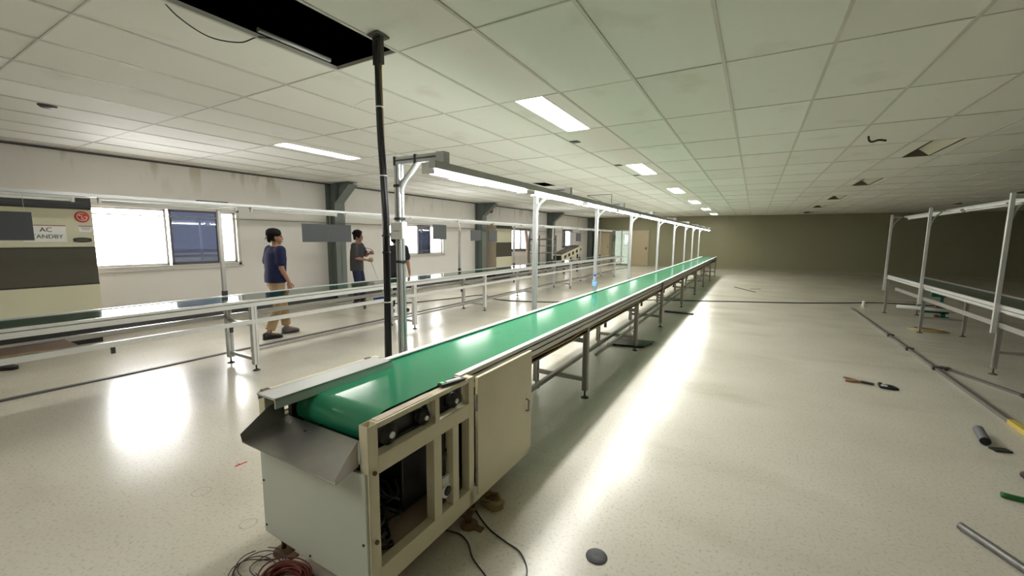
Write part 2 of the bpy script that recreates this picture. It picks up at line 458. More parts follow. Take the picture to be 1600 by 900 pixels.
# ceiling tiles, each cell one quad; special cells have openings
CX = lambda i: X0 + TX * i
CY = lambda j: Y0 + TY * j
OPEN = {}
for j in (-2, 2, 5, 8, 11, 14, 17): OPEN[(-1, j)] = (-2.02, -1.73)            # lit row over the aisle
for j in (-2, 2, 5, 8, 11, 14, 17): OPEN[(-7, j)] = (-5.90, -5.60)            # row over the left line
for j in (5, 8, 11, 14, 17): OPEN[(5, j)] = (1.83, 2.15)                  # dead fittings on the right
for j in (5, 8, 11, 14): OPEN[(11, j)] = (5.70, 6.02)
OPEN[(-2, 0)] = 'all'
ce = MB(); gb = MB()
for i in range(-12, 25):
    for j in range(-4, 20):
        x0, x1 = max(CX(i), WL), min(CX(i + 1), WR); y0, y1 = max(CY(j), WF), min(CY(j + 1), WB)
        if x1 - x0 < .01 or y1 - y0 < .01: continue
        op = OPEN.get((i, j))
        dz = [random.uniform(-.0025, .0025) for _ in range(4)] if op is None else [0] * 4
        rects = [(x0, x1)] if op is None else ([] if op == 'all' else [(x0, op[0]), (op[1], x1)])
        if (i, j) == (-5, 6):                                            # a small missing piece
            ce.quad((x0, y0, ZC), (x0, y0 + .15, ZC), (x1, y0 + .15, ZC), (x1, y0, ZC)); ce.quad((x0, y0 + .8, ZC), (x0, y1, ZC), (x1, y1, ZC), (x1, y0 + .8, ZC)); ce.quad((x0, y0 + .15, ZC), (x0, y0 + .8, ZC), (x0 + .20, y0 + .8, ZC), (x0 + .20, y0 + .15, ZC)); ce.quad((x0 + .52, y0 + .15, ZC), (x0 + .52, y0 + .8, ZC), (x1, y0 + .8, ZC), (x1, y0 + .15, ZC)); continue
        for a, b in rects:
            ce.quad((a, y0, ZC + dz[0]), (a, y1, ZC + dz[1]), (b, y1, ZC + dz[2]), (b, y0, ZC + dz[3]))
struct(ce, 'ceiling', M['ceil'])
for i in range(-11, 25):
    gb.box(CX(i) - .011, CX(i) + .011, WF, WB, ZC - .007, ZC + .02)
for j in range(-3, 20):
    gb.box(WL, WR, CY(j) - .005, CY(j) + .005, ZC - .005, ZC + .02)
struct(gb, 'trim_3', M['tbar'])

# windows: sliding aluminium frames
def window(n, k, fm, panes, y0=None):
    a, b, z0, z1 = WIN[k]; f = MB()
    t = .05
    f.box(WL - .14, WL + .02, a, b, z0, z0 + t).box(WL - .14, WL + .02, a, b, z1 - t, z1)
    f.box(WL - .14, WL + .02, a, a + t, z0, z1).box(WL - .14, WL + .02, b - t, b, z0, z1)
    fr = struct(f, 'window_%d' % n, fm)
    for p, q, gm, xo in panes:
        s = MB(); e = .035; x = WL - .05 + xo
        s.box(x - .03, x, p, q, z0 + t, z0 + t + e).box(x - .03, x, p, q, z1 - t - e, z1 - t).box(x - .03, x, p, p + e, z0 + t, z1 - t).box(x - .03, x, q - e, q, z0 + t, z1 - t)
        so = s.build('sash', fm if gm != M['glass_d'] else M['wframe_d'], fr)
        MB().box(x - .018, x - .012, p + e, q - e, z0 + t + e, z1 - t - e).build('pane', gm, so)
    MB().box(WL, WL + .05, a - .02, b + .02, z0 - .03, z0).build('sill', fm, fr)
    return fr
window(1, 0, M['wframe'], [(1.8, 3.33, M['glass'], 0), (3.36, 4.14, M['glass_d'], .03), (4.12, 4.45, M['glass'], 0)])
window(2, 1, M['wframe'], [(8.4, 9.68, M['glass'], 0), (9.66, 10.22, M['glass_d'], .03), (10.2, 10.81, M['glass'], 0)])
window(3, 2, M['wframe_d'], [(15.3, 16.2, M['glass'], 0), (16.18, 17.0, M['glass'], .03)])
window(4, 3, M['wframe_d'], [(20.75, 21.2, M['glass_d'], .03), (21.15, 22.05, M['glass'], 0)])
# a blank wall and eave of the neighbouring building, outside the windows
struct(MB().box(-13.2, -13.0, 0, 26, 0, 1.2), 'trim_4', mat('pale outside wall', (.75, .70, .68), .8))
# back doors
d = struct(MB().box(-6.43, -6.36, WB - .03, WB, 0, 2.14).box(-5.36, -5.29, WB - .03, WB, 0, 2.14).box(-6.43, -5.29, WB - .03, WB, 2.07, 2.14), 'door_1', M['doorf'])
MB().box(-6.36, -5.36, WB - .02, WB, .02, 2.07).build('door_leaf', M['doorp'], d)
MB().box(-5.49, -5.45, WB - .07, WB - .02, .95, 1.12).cyl((-5.47, WB - .06, 1.03), (-5.59, WB - .06, 1.03), .012).build('door_handle', M['steel_d'], d)
d = struct(MB().box(-7.45, -7.39, WB - .03, WB + .1, 0, 2.1).box(-6.52, -6.46, WB - .03, WB + .1, 0, 2.1).box(-7.45, -6.46, WB - .03, WB + .1, 2.04, 2.1).box(-6.97, -6.92, WB, WB + .06, 0, 2.04), 'door_2', M['wframe'])
MB().box(-7.39, -6.97, WB + .02, WB + .03, .02, 2.04).box(-6.92, -6.52, WB + .02, WB + .03, .02, 2.04).build('pane', M['glass_g'], d)

# ------------------------------------------------------------------ columns
def column(y, label):
    c = thing('steel_column', label, 'column', (WL + .15, y, 0), 'steel columns along the left wall')
    x0, x1 = WL + .005, WL + .33
    MB().box(x1 - .014, x1, y - .14, y + .14, .02, ZC - .01).box(x0, x0 + .014, y - .14, y + .14, .02, ZC - .01).box(x0, x1, y - .006, y + .006, .02, ZC - .01).build('shaft', M['column'], c)
    MB().prism([(x1, ZC - .45), (x1 + .50, ZC - .05), (x1 + .50, ZC - .012), (x1, ZC - .012)], 'y', y - .01, y + .01).sheet((x1, y - .12, ZC - .46), (x1, y + .12, ZC - .46), (x1 + .5, y + .12, ZC - .06), (x1 + .5, y - .12, ZC - .06), .014).box(x1, x1 + .5, y - .12, y + .12, ZC - .022, ZC - .01).build('haunch', M['column'], c)
    MB().box(x0, x1 + .08, y - .2, y + .2, 0, .02).build('base_plate', M['column'], c)
    return c
for y, s in ((6.62, 'grey green steel column behind the man in the dark grey shirt'), (12.78, 'grey green steel column in front of the beige side of the far cabinet'),
             (18.9, 'grey green steel column beside the tilted cream machine'), (24.7, 'grey green steel column in the far left corner')):
    column(y, s)

# ------------------------------------------------------------------ ceiling fittings
def ceiling_light(cx, j, on, label, group):
    y0, y1 = CY(j), CY(j + 1); x0, x1 = cx - .145, cx + .145
    t = thing('ceiling_light', label, 'ceiling light', (cx, (y0 + y1) / 2, ZC), group)
    MB().box(x0, x0 + .008, y0, y1, ZC - .004, ZC + .1).box(x1 - .008, x1, y0, y1, ZC - .004, ZC + .1).box(x0, x1, y0, y0 + .01, ZC - .004, ZC + .1).box(x0, x1, y1 - .01, y1, ZC - .004, ZC + .1).box(x0, x1, y0, y1, ZC + .1, ZC + .105).build('frame', M['tbar'], t)
    MB().box(x0 + .008, x1 - .008, y0 + .01, y1 - .01, ZC + .004, ZC + .012).build('diffuser', M['lit'] if on else M['tube_off'], t)
    return t
names = {-2: None, 2: 'large lit ceiling panel nearest to the camera, above the green belt', 5: 'lit ceiling panel, second of the row running down the middle', 8: 'lit ceiling panel, third of the row running down the middle',
         11: 'lit ceiling panel, fourth of the row running down the middle', 14: 'lit ceiling panel, fifth of the row running down the middle', 17: 'small lit ceiling panel nearest the far wall in the middle row'}
for j in (-2, 2, 5, 8, 11, 14, 17):
    ceiling_light(-1.875, j, True, names[j] or 'lit ceiling panel overhead behind the camera, middle row', 'lit panels of the middle ceiling row')
for k, j in enumerate((-2, 2, 5, 8, 11, 14, 17)):
    lb = ['lit ceiling panel at the near end of the left row', 'lit ceiling panel over the left conveyor, left of the hanging cable bundle', 'lit ceiling panel of the left row, partly behind the lamp rail', 'lit ceiling panel of the left row behind the third lamp post', 'lit ceiling panel of the left row behind the fourth lamp post', 'lit ceiling panel of the left row, second from the far wall', 'lit ceiling panel of the left row nearest the far wall'][k]
    ceiling_light(-5.75, j, True, lb, 'lit panels of the left ceiling row')
def dead_fitting(i, j, label, group):
    a, b = OPEN[(i, j)]; y0, y1 = CY(j), CY(j + 1)
    t = thing('recessed_fitting', label, 'ceiling fitting', ((a + b) / 2, (y0 + y1) / 2, ZC), group)
    MB().box(a, a + .006, y0, y1, ZC - .003, ZC + .13).box(b - .006, b, y0, y1, ZC - .003, ZC + .13).box(a, b, y0, y0 + .006, ZC - .003, ZC + .13).box(a, b, y1 - .006, y1, ZC - .003, ZC + .13).box(a, b, y0, y1, ZC + .13, ZC + .135).build('housing', mat('brown fitting housing', (.16, .13, .09), .7), t)
    MB().sheet((b - .02, y0 + .01, ZC + .005), (b - .02, y1 - .01, ZC + .005), (a + .17, y1 - .01, ZC + .11), (a + .17, y0 + .01, ZC + .11), .004).build('reflector', M['cream_l'], t)
    MB().box(a + .09, a + .12, y0 + .02, y1 - .02, ZC + .06, ZC + .09).build('lamp_holder', M['steel_d'], t)
for (i, j), lb in {(5, 5): 'open recessed ceiling fitting without lamp, nearest on the right', (5, 8): 'open recessed ceiling fitting without lamp, second on the right', (5, 11): 'open recessed ceiling fitting without lamp, third on the right',
                   (5, 14): 'open recessed ceiling fitting without lamp, fourth on the right', (5, 17): 'open recessed ceiling fitting without lamp, nearest the far wall',
                   (11, 5): 'open recessed ceiling fitting above the right rack, nearest of the outer row', (11, 8): 'open recessed ceiling fitting, second of the outer right row', (11, 11): 'open recessed ceiling fitting, third of the outer right row', (11, 14): 'open recessed ceiling fitting, farthest of the outer right row'}.items():
    dead_fitting(i, j, lb, 'open ceiling fittings on the right')
# hook, round ceiling fitting
t = tag(MB().tube(smoothpath([(1.10, 6.68, ZC - .004), (1.11, 6.66, ZC - .06), (1.14, 6.65, ZC - .075), (1.20, 6.66, ZC - .06), (1.27, 6.68, ZC - .07)]), .012).build('ceiling_hook', M['steel_d']), 'bent black hook hanging from the ceiling on the right', 'hook')
t = thing('smoke_detector', 'dark round ceiling fitting near the left wall', 'smoke detector', (-6.1, 1.38, ZC))
MB().lathe((-6.1, 1.38, ZC), [(.07, -.004), (.07, -.012), (.05, -.03), (.0, -.03)]).build('base', mat('dark detector', (.05, .05, .06), .5), t)
t = thing('alarm_bell', 'small dark red alarm bell on the left wall beside a column', 'alarm', (WL, 13.62, 2.62))
MB().lathe((WL + .002, 13.62, 2.62), [(.05, 0), (.05, .05), (.10, .055), (.105, .08), (.08, .12), (.0, .13)], axis='x').build('gong', M['bell'], t)
for k, (y, s) in enumerate(((5.28, 'nearest'), (7.27, 'second'), (8.56, 'third'))):
    tag(MB().prism([(-2.19, y - .06), (-2.08, y - .05), (-2.07, y + .05), (-2.17, y + .06)], 'z', ZC - .008, ZC - .002).build('ceiling_clip', M['steel_d']),
        {'nearest': 'small dark clip on the ceiling just behind the nearest lit panel', 'second': 'small dark clip on the ceiling left of the second lit panel', 'third': 'small dark clip on the ceiling behind the second lit panel'}[s], 'clip', 'dark clips along the middle ceiling row')
# old tube lying at the edge of the open tile, and its loose wire
tag(MB().cyl((-2.80, 1.60, ZC + .03), (-2.80, 2.12, ZC + .03), .014).build('loose_tube', M['steel_l']), 'grey tube lying along the edge of the open ceiling tile', 'tube')
tag(MB().tube(smoothpath([(-2.84, 1.10, ZC + .02), (-2.93, 1.22, ZC - .02), (-2.98, 1.40, ZC - .05), (-2.92, 1.55, ZC - .04), (-2.83, 1.62, ZC), (-2.80, 1.75, ZC + .02)]), .004).build('loose_wire', M['rubber']), 'thin dark wire drooping from the open ceiling tile', 'wire')

# ------------------------------------------------------------------ main conveyor
def rail_profile(x_out, sgn, y0, y1, bands, zlow, ztop, depth=.03):
    """extruded aluminium side rail with slots; sgn = outward direction"""
    pts = [(x_out - sgn * depth, ztop)]
    z = ztop
    pts.append((x_out, ztop))
    for (za, zb) in bands:                                   # slots
        pts += [(x_out, za), (x_out - sgn * .022, za - .002), (x_out - sgn * .022, zb + .002), (x_out, zb)]
    pts += [(x_out, zlow), (x_out - sgn * depth, zlow)]
    return MB().prism(pts, 'y', y0, y1)
def leg_mesh(x, y, z1, w=.05):
    m = MB()
    p = [(x - w / 2, y - w / 2), (x - .006, y - w / 2), (x - .004, y - w / 2 + .008), (x + .004, y - w / 2 + .008), (x + .006, y - w / 2), (x + w / 2, y - w / 2),
         (x + w / 2, y - .006), (x + w / 2 - .008, y - .004), (x + w / 2 - .008, y + .004), (x + w / 2, y + .006), (x + w / 2, y + w / 2), (x + .006, y + w / 2), (x + .004, y + w / 2 - .008), (x - .004, y + w / 2 - .008), (x - .006, y + w / 2), (x - w / 2, y + w / 2),
         (x - w / 2, y + .006), (x - w / 2 + .008, y + .004), (x - w / 2 + .008, y - .004), (x - w / 2, y - .006)]
    return m.prism(p, 'z', .075, z1)
def foot_mesh(x, y):
    return MB().cyl((x, y, .012), (x, y, .085), .009, n=10).lathe((x, y, 0), [(.04, 0), (.04, .006), (.02, .016), (.012, .022), (.0, .022)], n=16)
conv = thing('belt_conveyor', 'long conveyor with bright green belt and cream drive cabinet in the foreground', 'conveyor', (-1.62, 1.03, 0))
XA, XB, ZB, YE = -1.895, -1.365, .82, 20.2                       # belt edges, top, far end
NY, NZ, NR = 1.245, .735, .085
loop = [(YE, ZB), (NY, ZB)] + [(NY - NR * math.sin(t), NZ + NR * math.cos(t)) for t in [math.pi * k / 16 for k in range(1, 16)]] + [(NY, NZ - NR), (YE, NZ - NR)]
loop = loop + [(YE + NR * math.sin(t), NZ - NR * math.cos(t)) for t in [math.pi * k / 12 for k in range(1, 12)]]
b = MB(); n = len(loop)
inner = [(NY + (y - NY) * 1.0, NZ + (z - NZ) * .96) for y, z in loop]
b.add([(x, y, z) for x in (XA, XB) for y, z in loop], [(i, (i + 1) % n, n + (i + 1) % n, n + i) for i in range(n)], True)
b.add([(x, y, z) for x in (XA, XB) for y, z in inner], [(i, (i + 1) % n, n + (i + 1) % n, n + i) for i in range(n)], True)
for x in (XA, XB):
    b.add([(x, y, z) for y, z in loop] + [(x, y, z) for y, z in inner], [(i, (i + 1) % n, n + (i + 1) % n, n + i) for i in range(n)])
belt = b.build('belt', M['belt'], conv)
MB().cyl((XA + .01, NY, NZ), (XB - .01, NY, NZ), NR - .006, n=24).build('head_roller', M['steel_d'], conv)
MB().box(XA + .01, XB - .01, 1.75, YE - .05, .745, .805).build('slider_bed', M['steel_d'], conv)
rail_profile(-1.333, 1, 1.72, YE, [(.812, .802), (.772, .762)], .728, .832).build('side_rail', M['alu'], conv)
rail_profile(-1.93, -1, 1.70, YE, [(.812, .802), (.772, .762)], .728, .832).build('side_rail', M['alu'], conv)
MB().box(-1.372, -1.333, 1.74, YE, .829, .836).build('edge_strip', M['white'], conv)
MB().box(-1.93, -1.888, 1.68, YE, .829, .836).build('edge_strip', M['white'], conv)
LEGY = [3.82, 5.87, 7.75, 10.3, 12.9, 15.2, 17.6, 20.05]
for y in LEGY:
    for x in (-1.36, -1.905):
        lg = leg_mesh(x, y, .728).build('leg', M['alu_k'], conv)
        foot_mesh(x, y).build('foot', M['steel_d'], lg)
    MB().box(-1.88, -1.385, y - .018, y + .018, .17, .21).build('cross_bar', M['alu_k'], conv)
    MB().box(-1.88, -1.385, y - .018, y + .018, .56, .60).build('cross_bar', M['alu_k'], conv)
MB().box(-1.66, -1.625, 2.45, YE - .3, .212, .25).build('long_stretcher', M['alu_k'], conv)
MB().box(-1.53, -1.50, 4.6, YE - 2, .212, .24).build('long_stretcher', M['alu_k'], conv)
# end plate at the far end, joint plates
MB().box(-1.93, -1.333, YE, YE + .03, .65, .81).build('end_plate', M['steel_d'], conv)
MB().box(-1.331, -1.322, 7.55, 7.67, .70, .83).build('joint_plate', M['steel_d'], conv)
# cable tray with tan cables slung under the right rail
ct = MB().box(-1.415, -1.338, 2.42, YE - 2, .672, .680).build('cable_tray', M['rust'], conv)
tr = random.Random(3)
for k in range(3):
    pts = [( -1.40 + .025 * k + tr.uniform(-.008, .008), 2.42 + .45 * q, .693 + .006 * k + tr.uniform(-.008, .010)) for q in range(34)]
    MB().tube(smoothpath(pts, 3), .010, 6).build('cable', M['tan'] if k else M['rubber'], ct)
for y in (4.55, 6.35, 8.2, 9.3, 11.4):
    MB().bar((-1.40, y, .678), (-1.42, y + .08, .56), .03, .006).build('bracket', M['steel_d'], conv)

# drive cabinet, right side plane x=-1.235, front plane y=1.03
XR, XL_, YF, YK = -1.235, -1.98, 1.03, 2.39
P = .05
fr = MB()
for x0 in (XR - P, XL_):
    # square tube corner post, open top
    fr.box(x0, x0 + .004, YF, YF + P, .13, .853).box(x0 + P - .004, x0 + P, YF, YF + P, .13, .853).box(x0, x0 + P, YF, YF + .004, .13, .853).box(x0, x0 + P, YF + P - .004, YF + P, .13, .853)
    fr.box(x0 + .004, x0 + P - .004, YF + .004, YF + P - .004, .80, .81)
    fr.box(x0, x0 + P, 1.69, 1.735, .13, .853)
    fr.box(x0, x0 + P, YF + P, YK, .13, .23)                                 # bottom beam
    fr.box(x0, x0 + P, YF + P, 1.69, .64, .715)                              # middle beam
    fr.box(x0, x0 + P, YF + P, 1.69, .83, .853)                              # top rail
    fr.box(x0, x0 + P, YK - .045, YK, .13, .60)
for y0, y1 in ((1.41, 1.466), (1.553, 1.60)): fr.box(XR - P, XR, y0, y1, .23, .64)
fr.box(XR - P, XR, 1.425, 1.455, .715, .83)
fr.box(XL_ + P, XR - P, YF, YF + P, .13, .18).box(XL_ + P, XR - P, YK - P, YK, .13, .23).box(XL_ + P, XR - P, YF + .005, YF + P, .58, .62)
frame = fr.build('cabinet_frame', M['cream'], conv, bevel=.002)
for y, z in ((1.056, .655), (1.056, .36)): MB().cyl((XR - .001, y, z), (XR + .008, y, z), .009, n=10).build('bolt', M['rust'], frame)
for x in (-1.955, -1.26): MB().box(x - .02, x + .02, 1.645, 1.685, .853, .857).build('cap_plate', M['rust'], frame)
MB().box(XL_, XL_ + .03, YF + .01, YF + P - .006, .853, .857).build('cap_plate', M['rust'], frame)
MB().box(XR - P + .002, XR - .01, 1.09, 1.42, .853, .8555).build('top_cover', mat('chipped pinkish paint', (.62, .52, .42), .5, 0, .25, 30), conv)
fp = MB().box(XL_ + .008, XR - .012, YF - .012, YF - .001, .150, .660).build('front_panel', M['panel'], conv, bevel=.002)
for x, z in ((-1.955, .19), (-1.955, .42), (-1.62, .165), (-1.265, .36), (-1.265, .19)): MB().cyl((x, YF - .011, z), (x, YF - .016, z), .006, n=8).build('screw', M['steel_d'], fp)
MB().box(XL_ + .002, XL_ + .008, YF + P, YK, .2, .72).build('side_panel', M['cream'], conv)
MB().box(XL_ + .02, XR - P, YF + P, YK, .205, .215).build('base_board', M['plank'], conv)
MB().box(XL_ + .02, XR - .055, 1.66, 1.672, .22, .64).box(-1.72, -1.71, YF + P, 1.66, .22, .70).build('partition_and_dark_sheet', M['black'], conv)  # cross partition, plus a lengthwise black sheet added to darken the inside
MB().box(-1.70, XR - .16, 1.36, 1.62, .24, .62).build('drive_housing', M['black'], conv, bevel=.01)
MB().box(XR - .09, XR - .06, 1.08, 1.70, .66, .825).build('bearing_plate', M['steel_d'], conv)
for k, (y, z, r) in enumerate(((1.165, .765, .045), (1.375, .757, .034), (1.60, .76, .038))):
    pu = MB().lathe((XR - .06, y, z), [(r, 0), (r, .012), (r * .8, .014), (r * .8, .02), (r, .022), (r, .034), (r * .45, .036), (r * .42, .046), (.0, .046)], n=24, axis='x').build('bearing', M['steel_d'], conv)
    MB().cyl((XR - .014, y, z), (XR - .008, y, z), r * .32, n=14).build('shaft_end', M['steel_l'], pu)
MB().tube([(XR - .045, 1.19, .80), (XR - .045, 1.29, .815), (XR - .045, 1.375, .795), (XR - .045, 1.40, .75), (XR - .045, 1.375, .722), (XR - .045, 1.28, .725), (XR - .045, 1.18, .722)], .008, 6, closed=True).build('drive_chain', M['black'], conv)
MB().bar((XR - .03, 1.40, .825), (XR - .03, 1.435, .722), .008, .012).build('lever', M['steel_l'], conv)
gm = MB().obox((XR - .045, 1.53, .345), (.04, .06, .085)).lathe((XR - .035, 1.525, .315), [(.038, 0), (.038, .016), (.028, .018), (.0, .018)], n=20, axis='x').build('gear_motor', M['white'], conv)
MB().lathe((XR - .018, 1.525, .315), [(.024, 0), (.024, .006), (.012, .010), (.0, .010)], n=18, axis='x').build('motor_shaft', M['steel_d'], gm)
MB().cyl((XR - .06, 1.53, .38), (XR - .06, 1.53, .64), .022, n=14).cyl((XR - .06, 1.53, .48), (XR - .06, 1.53, .52), .03, n=14).build('motor_column', M['steel_d'], conv)
# door of the cabinet
door = MB().box(XR - .012, XR + .008, 1.762, 2.392, .165, .838).build('cabinet_door', M['cream'], conv, bevel=.002)
for z in (.70, .27): MB().cyl((XR + .002, 1.752, z - .045), (XR + .002, 1.752, z + .045), .008, n=10).build('hinge', M['steel'], door)
MB().tube([(XR + .008, 2.315, .45), (XR + .028, 2.315, .455), (XR + .028, 2.315, .525), (XR + .008, 2.315, .53)], .006, 8).build('handle', M['steel'], door)
MB().box(XL_ + .2, XR - .012, 1.75, 2.38, .24, .56).build('control_box', M['steel_d'], conv)
for x in (XR - .025, XL_ + .03):
    for y in (1.09, 1.72):
        f = MB().cyl((x, y, .015), (x, y, .14), .011, n=10).lathe((x, y, 0), [(.05, 0), (.05, .008), (.02, .018), (.0, .018)]).box(x, x + .09, y - .02, y + .02, 0, .008).build('levelling_foot', M['rust'], conv)
# steel cover channel on the left of the nose, discharge chute
MB().box(-1.935, -1.79, 1.0, 1.69, .853, .862).box(-1.797, -1.79, 1.0, 1.69, .815, .862).box(-1.928, -1.922, 1.0, 1.69, .835, .862).build('cover_channel', M['steel_l'], conv, bevel=.001)
MB().box(-1.928, -1.90, 1.14, 1.69, .66, .845).build('guide_plate', M['steel_d'], conv)
CL, CRt = -1.927, -1.292
ch = MB().sheet((CL, .922, .662), (CRt, .922, .662), (CRt, 1.135, .706), (CL, 1.135, .706), .003)
ch.sheet((CRt, .922, .660), (CRt, 1.026, .681), (CRt, 1.026, .788), (CRt, .917, .684), .003)
ch.sheet((CL, .922, .660), (CL, 1.12, .702), (CL, 1.12, .80), (CL, 1.05, .785), -.003)
ch.sheet((CL, .922, .660), (CL, 1.05, .785), (CL, 1.04, .780), (CL, .915, .700), -.003)
ch.bar((CL, .922, .662), (CRt, .922, .662), .004, .006)
ch.build('discharge_chute', M['steel'], conv)
conv.rotation_euler = (0, 0, .004)

# cables inside the drive cabinet
cr = random.Random(11)
cb = MB()
for k in range(22):
    cx, cy, cz = cr.uniform(-1.56, -1.37), cr.uniform(1.15, 1.28), .250 + .009 * k
    rx, ry = cr.uniform(.05, .10), cr.uniform(.04, .055)
    cb.tube([(cx + rx * math.cos(t) + cr.uniform(-.006, .006), cy + ry * math.sin(t), cz + .02 * math.sin(t * 2 + k) + cr.uniform(-.004, .004)) for t in [2 * math.pi * q / 18 for q in range(18)]], cr.choice((.006, .008, .01)), 6, closed=True)
cb.tube(smoothpath([(-1.40, 1.2, .39), (-1.34, 1.15, .36), (-1.33, 1.13, .28), (-1.35, 1.12, .232), (-1.32, 1.16, .227), (-1.30, 1.2, .227), (-1.36, 1.22, .227)]), .008)
tag(cb.build('cable_tangle', M['rubber']), 'tangled black cables heaped inside the open cream cabinet', 'cables')
# remote lying on the top rail
rt = thing('remote_control', 'black remote control with a green tip lying on the cream cabinet rail', 'remote control', (-1.262, 1.58, .856), None, R_(-14))
MB().box(-.019, .019, -.075, .075, 0, .016).build('body', M['black'], rt, local=True, bevel=.005)
MB().box(-.012, .012, -.068, -.048, .016, .019).build('button', M['lime'], rt, local=True)
MB().box(-.010, .010, -.035, .055, .016, .018).build('keypad', M['steel_l'], rt, local=True)

# ------------------------------------------------------------------ lamp posts and tube lights over the green belt
POSTY = [2.005, 3.97, 5.97, 7.97, 10.6, 13.0, 15.28, 17.35, 19.6]
def post_x(y): return -2.018 - .0045 * (y - 2)
def make_post(loc, lb):
    t = thing('lamp_post', lb, 'lamp post', loc, 'lamp posts along the green conveyor')
    L = dict(parent=t, local=True)
    m = MB(); w = .021
    m.prism([(-w, -w), (-.005, -w), (-.004, -w + .008), (.004, -w + .008), (.005, -w), (w, -w), (w, -.005), (w - .008, -.004), (w - .008, .004), (w, .005), (w, w), (.005, w), (.004, w - .008), (-.004, w - .008), (-.005, w), (-w, w), (-w, .005), (-w + .008, .004), (-w + .008, -.004), (-w, -.005)], 'z', .40, 2.085)
    m.build('post', M['alu_w'], **L)
    MB().box(.021, .080, -.03, .03, .735, .80).build('mounting_bracket', M['steel_l'], **L)
    MB().box(-.021, .34, -.02, .02, 2.04, 2.085).box(.34, .40, -.035, .02, 2.0215, 2.085).box(-.021, .34, -.022, -.02, 2.058, 2.068, mi=1).build('arm', [M['alu_w'], M['alu_d']], **L)
    MB().tube(smoothpath([(.012, 0, 1.86), (.026, 0, 1.905), (.055, 0, 1.945), (.11, 0, 1.99), (.165, 0, 2.045)], 4), .018, 8).build('brace', M['alu_w'], **L)
    return t
plabel = ['aluminium lamp post carrying a white box, nearest to the camera', 'aluminium lamp post, second from the camera, beside the belt', 'aluminium lamp post directly behind the water bottle'] + ['aluminium lamp post, %s from the camera beside the green belt' % ORD(k) for k in range(3, 8)] + ['aluminium lamp post at the far end of the green belt']
p0 = make_post((post_x(POSTY[0]), POSTY[0], 0), plabel[0])
for k, y in enumerate(POSTY[1:], 1):
    c = copy_tree(p0); c.location = (post_x(y), y, 0); c['label'] = plabel[k]
x, y = post_x(POSTY[0]), POSTY[0]
for z in (1.90, 1.69, 1.41): MB().box(x - .025, x + .025, y - .025, y + .025, z, z + .016).build('strap', M['black'], p0)
for dx in (-.015, .16): MB().box(x + dx - .008, x + dx + .008, y - .024, y + .024, 2.034, 2.090).build('strap', M['black'], p0)
sb = thing('switch_box', 'white plastic box fixed to the nearest lamp post', 'switch box', (x + .01, y - .055, 1.62))
MB().box(x - .018, x + .085, y - .068, y - .022, 1.565, 1.675).build('case', M['white'], sb, bevel=.006)
MB().box(x + .01, x + .06, y - .070, y - .066, 1.615, 1.62).build('lettering', M['ink_g'], sb)
rl = MB().prism([(-1.665, 1.976), (-1.62, 1.976), (-1.62, 2.020), (-1.665, 2.020)], 'y', 1.90, 20.4)
rl = tag(rl.build('lamp_rail', M['alu_w']), 'long grey aluminium rail carrying the lit tubes above the green belt', 'rail')
rl.location = (.010, 0, 0)
tb = thing('tube_light', '', 'tube light', (-1.712, 1.93, 2.020), 'lit tubes above the green conveyor')
MB().box(-.040, .040, 0, 1.19, -.020, 0).build('housing', M['white'], tb, local=True)
MB().prism([(.040 * math.cos(t), -.0205 - .044 * math.sin(t)) for t in [math.pi * k / 10 for k in range(11)]], 'y', .02, 1.17, smooth=True).build('diffuser', M['tube'], tb, local=True)
for y in (0.0, 1.172): MB().box(-.042, .042, y, y + .018, -.066, -.0005).build('end_cap', M['white'], tb, local=True)
tl = ['lit tube nearest to the camera above the green belt'] + ['lit tube above the green belt, %s from the camera' % ORD(k) for k in range(1, 12)] + ['lit tube above the green belt, last but one at the far end', 'lit tube above the far end of the green belt']
tb['label'] = tl[0]
for k in range(1, 14):
    c = copy_tree(tb); c.location = (-1.712 - .0045 * 1.32 * k, 1.93 + 1.32 * k, 2.020); c['label'] = tl[min(k, 13)]
rl.rotation_euler = (0, 0, .0045)
t = thing('sensor_bracket', 'thin wire bracket on the lamp rail behind the second post', 'bracket', (-1.8, 5.2, 2.06))
MB().bar((-1.95, 5.3, 2.14), (-1.62, 5.3, 2.14), .006, .006).bar((-1.62, 5.3, 2.14), (-1.62, 5.3, 2.03), .006, .006).bar((-1.95, 5.3, 2.14), (-1.70, 5.3, 2.03), .006, .006).build('arm', M['steel_d'], t)

# water bottle on the left edge of the belt
wb_ = thing('water_bottle', 'clear plastic water bottle with blue cap standing on the green belt', 'bottle', (-1.905, 5.58, .8365))
wb_.scale = (1.12, 1.12, 1.12)
MB().lathe((0, 0, 0), [(.026, 0), (.031, .006), (.031, .03), (.029, .036), (.031, .042), (.031, .14), (.024, .168), (.013, .19), (.013, .20), (.0, .20)], n=20).build('body', M['water'], wb_, local=True)
MB().lathe((0, 0, 0), [(.0315, .075), (.032, .078), (.032, .128), (.0315, .13)], n=20).build('wrapper', M['label_b'], wb_, local=True)
MB().lathe((0, 0, .2), [(.016, 0), (.016, .02), (.014, .023), (.0, .023)], n=18).build('cap', M['cap_b'], wb_, local=True)

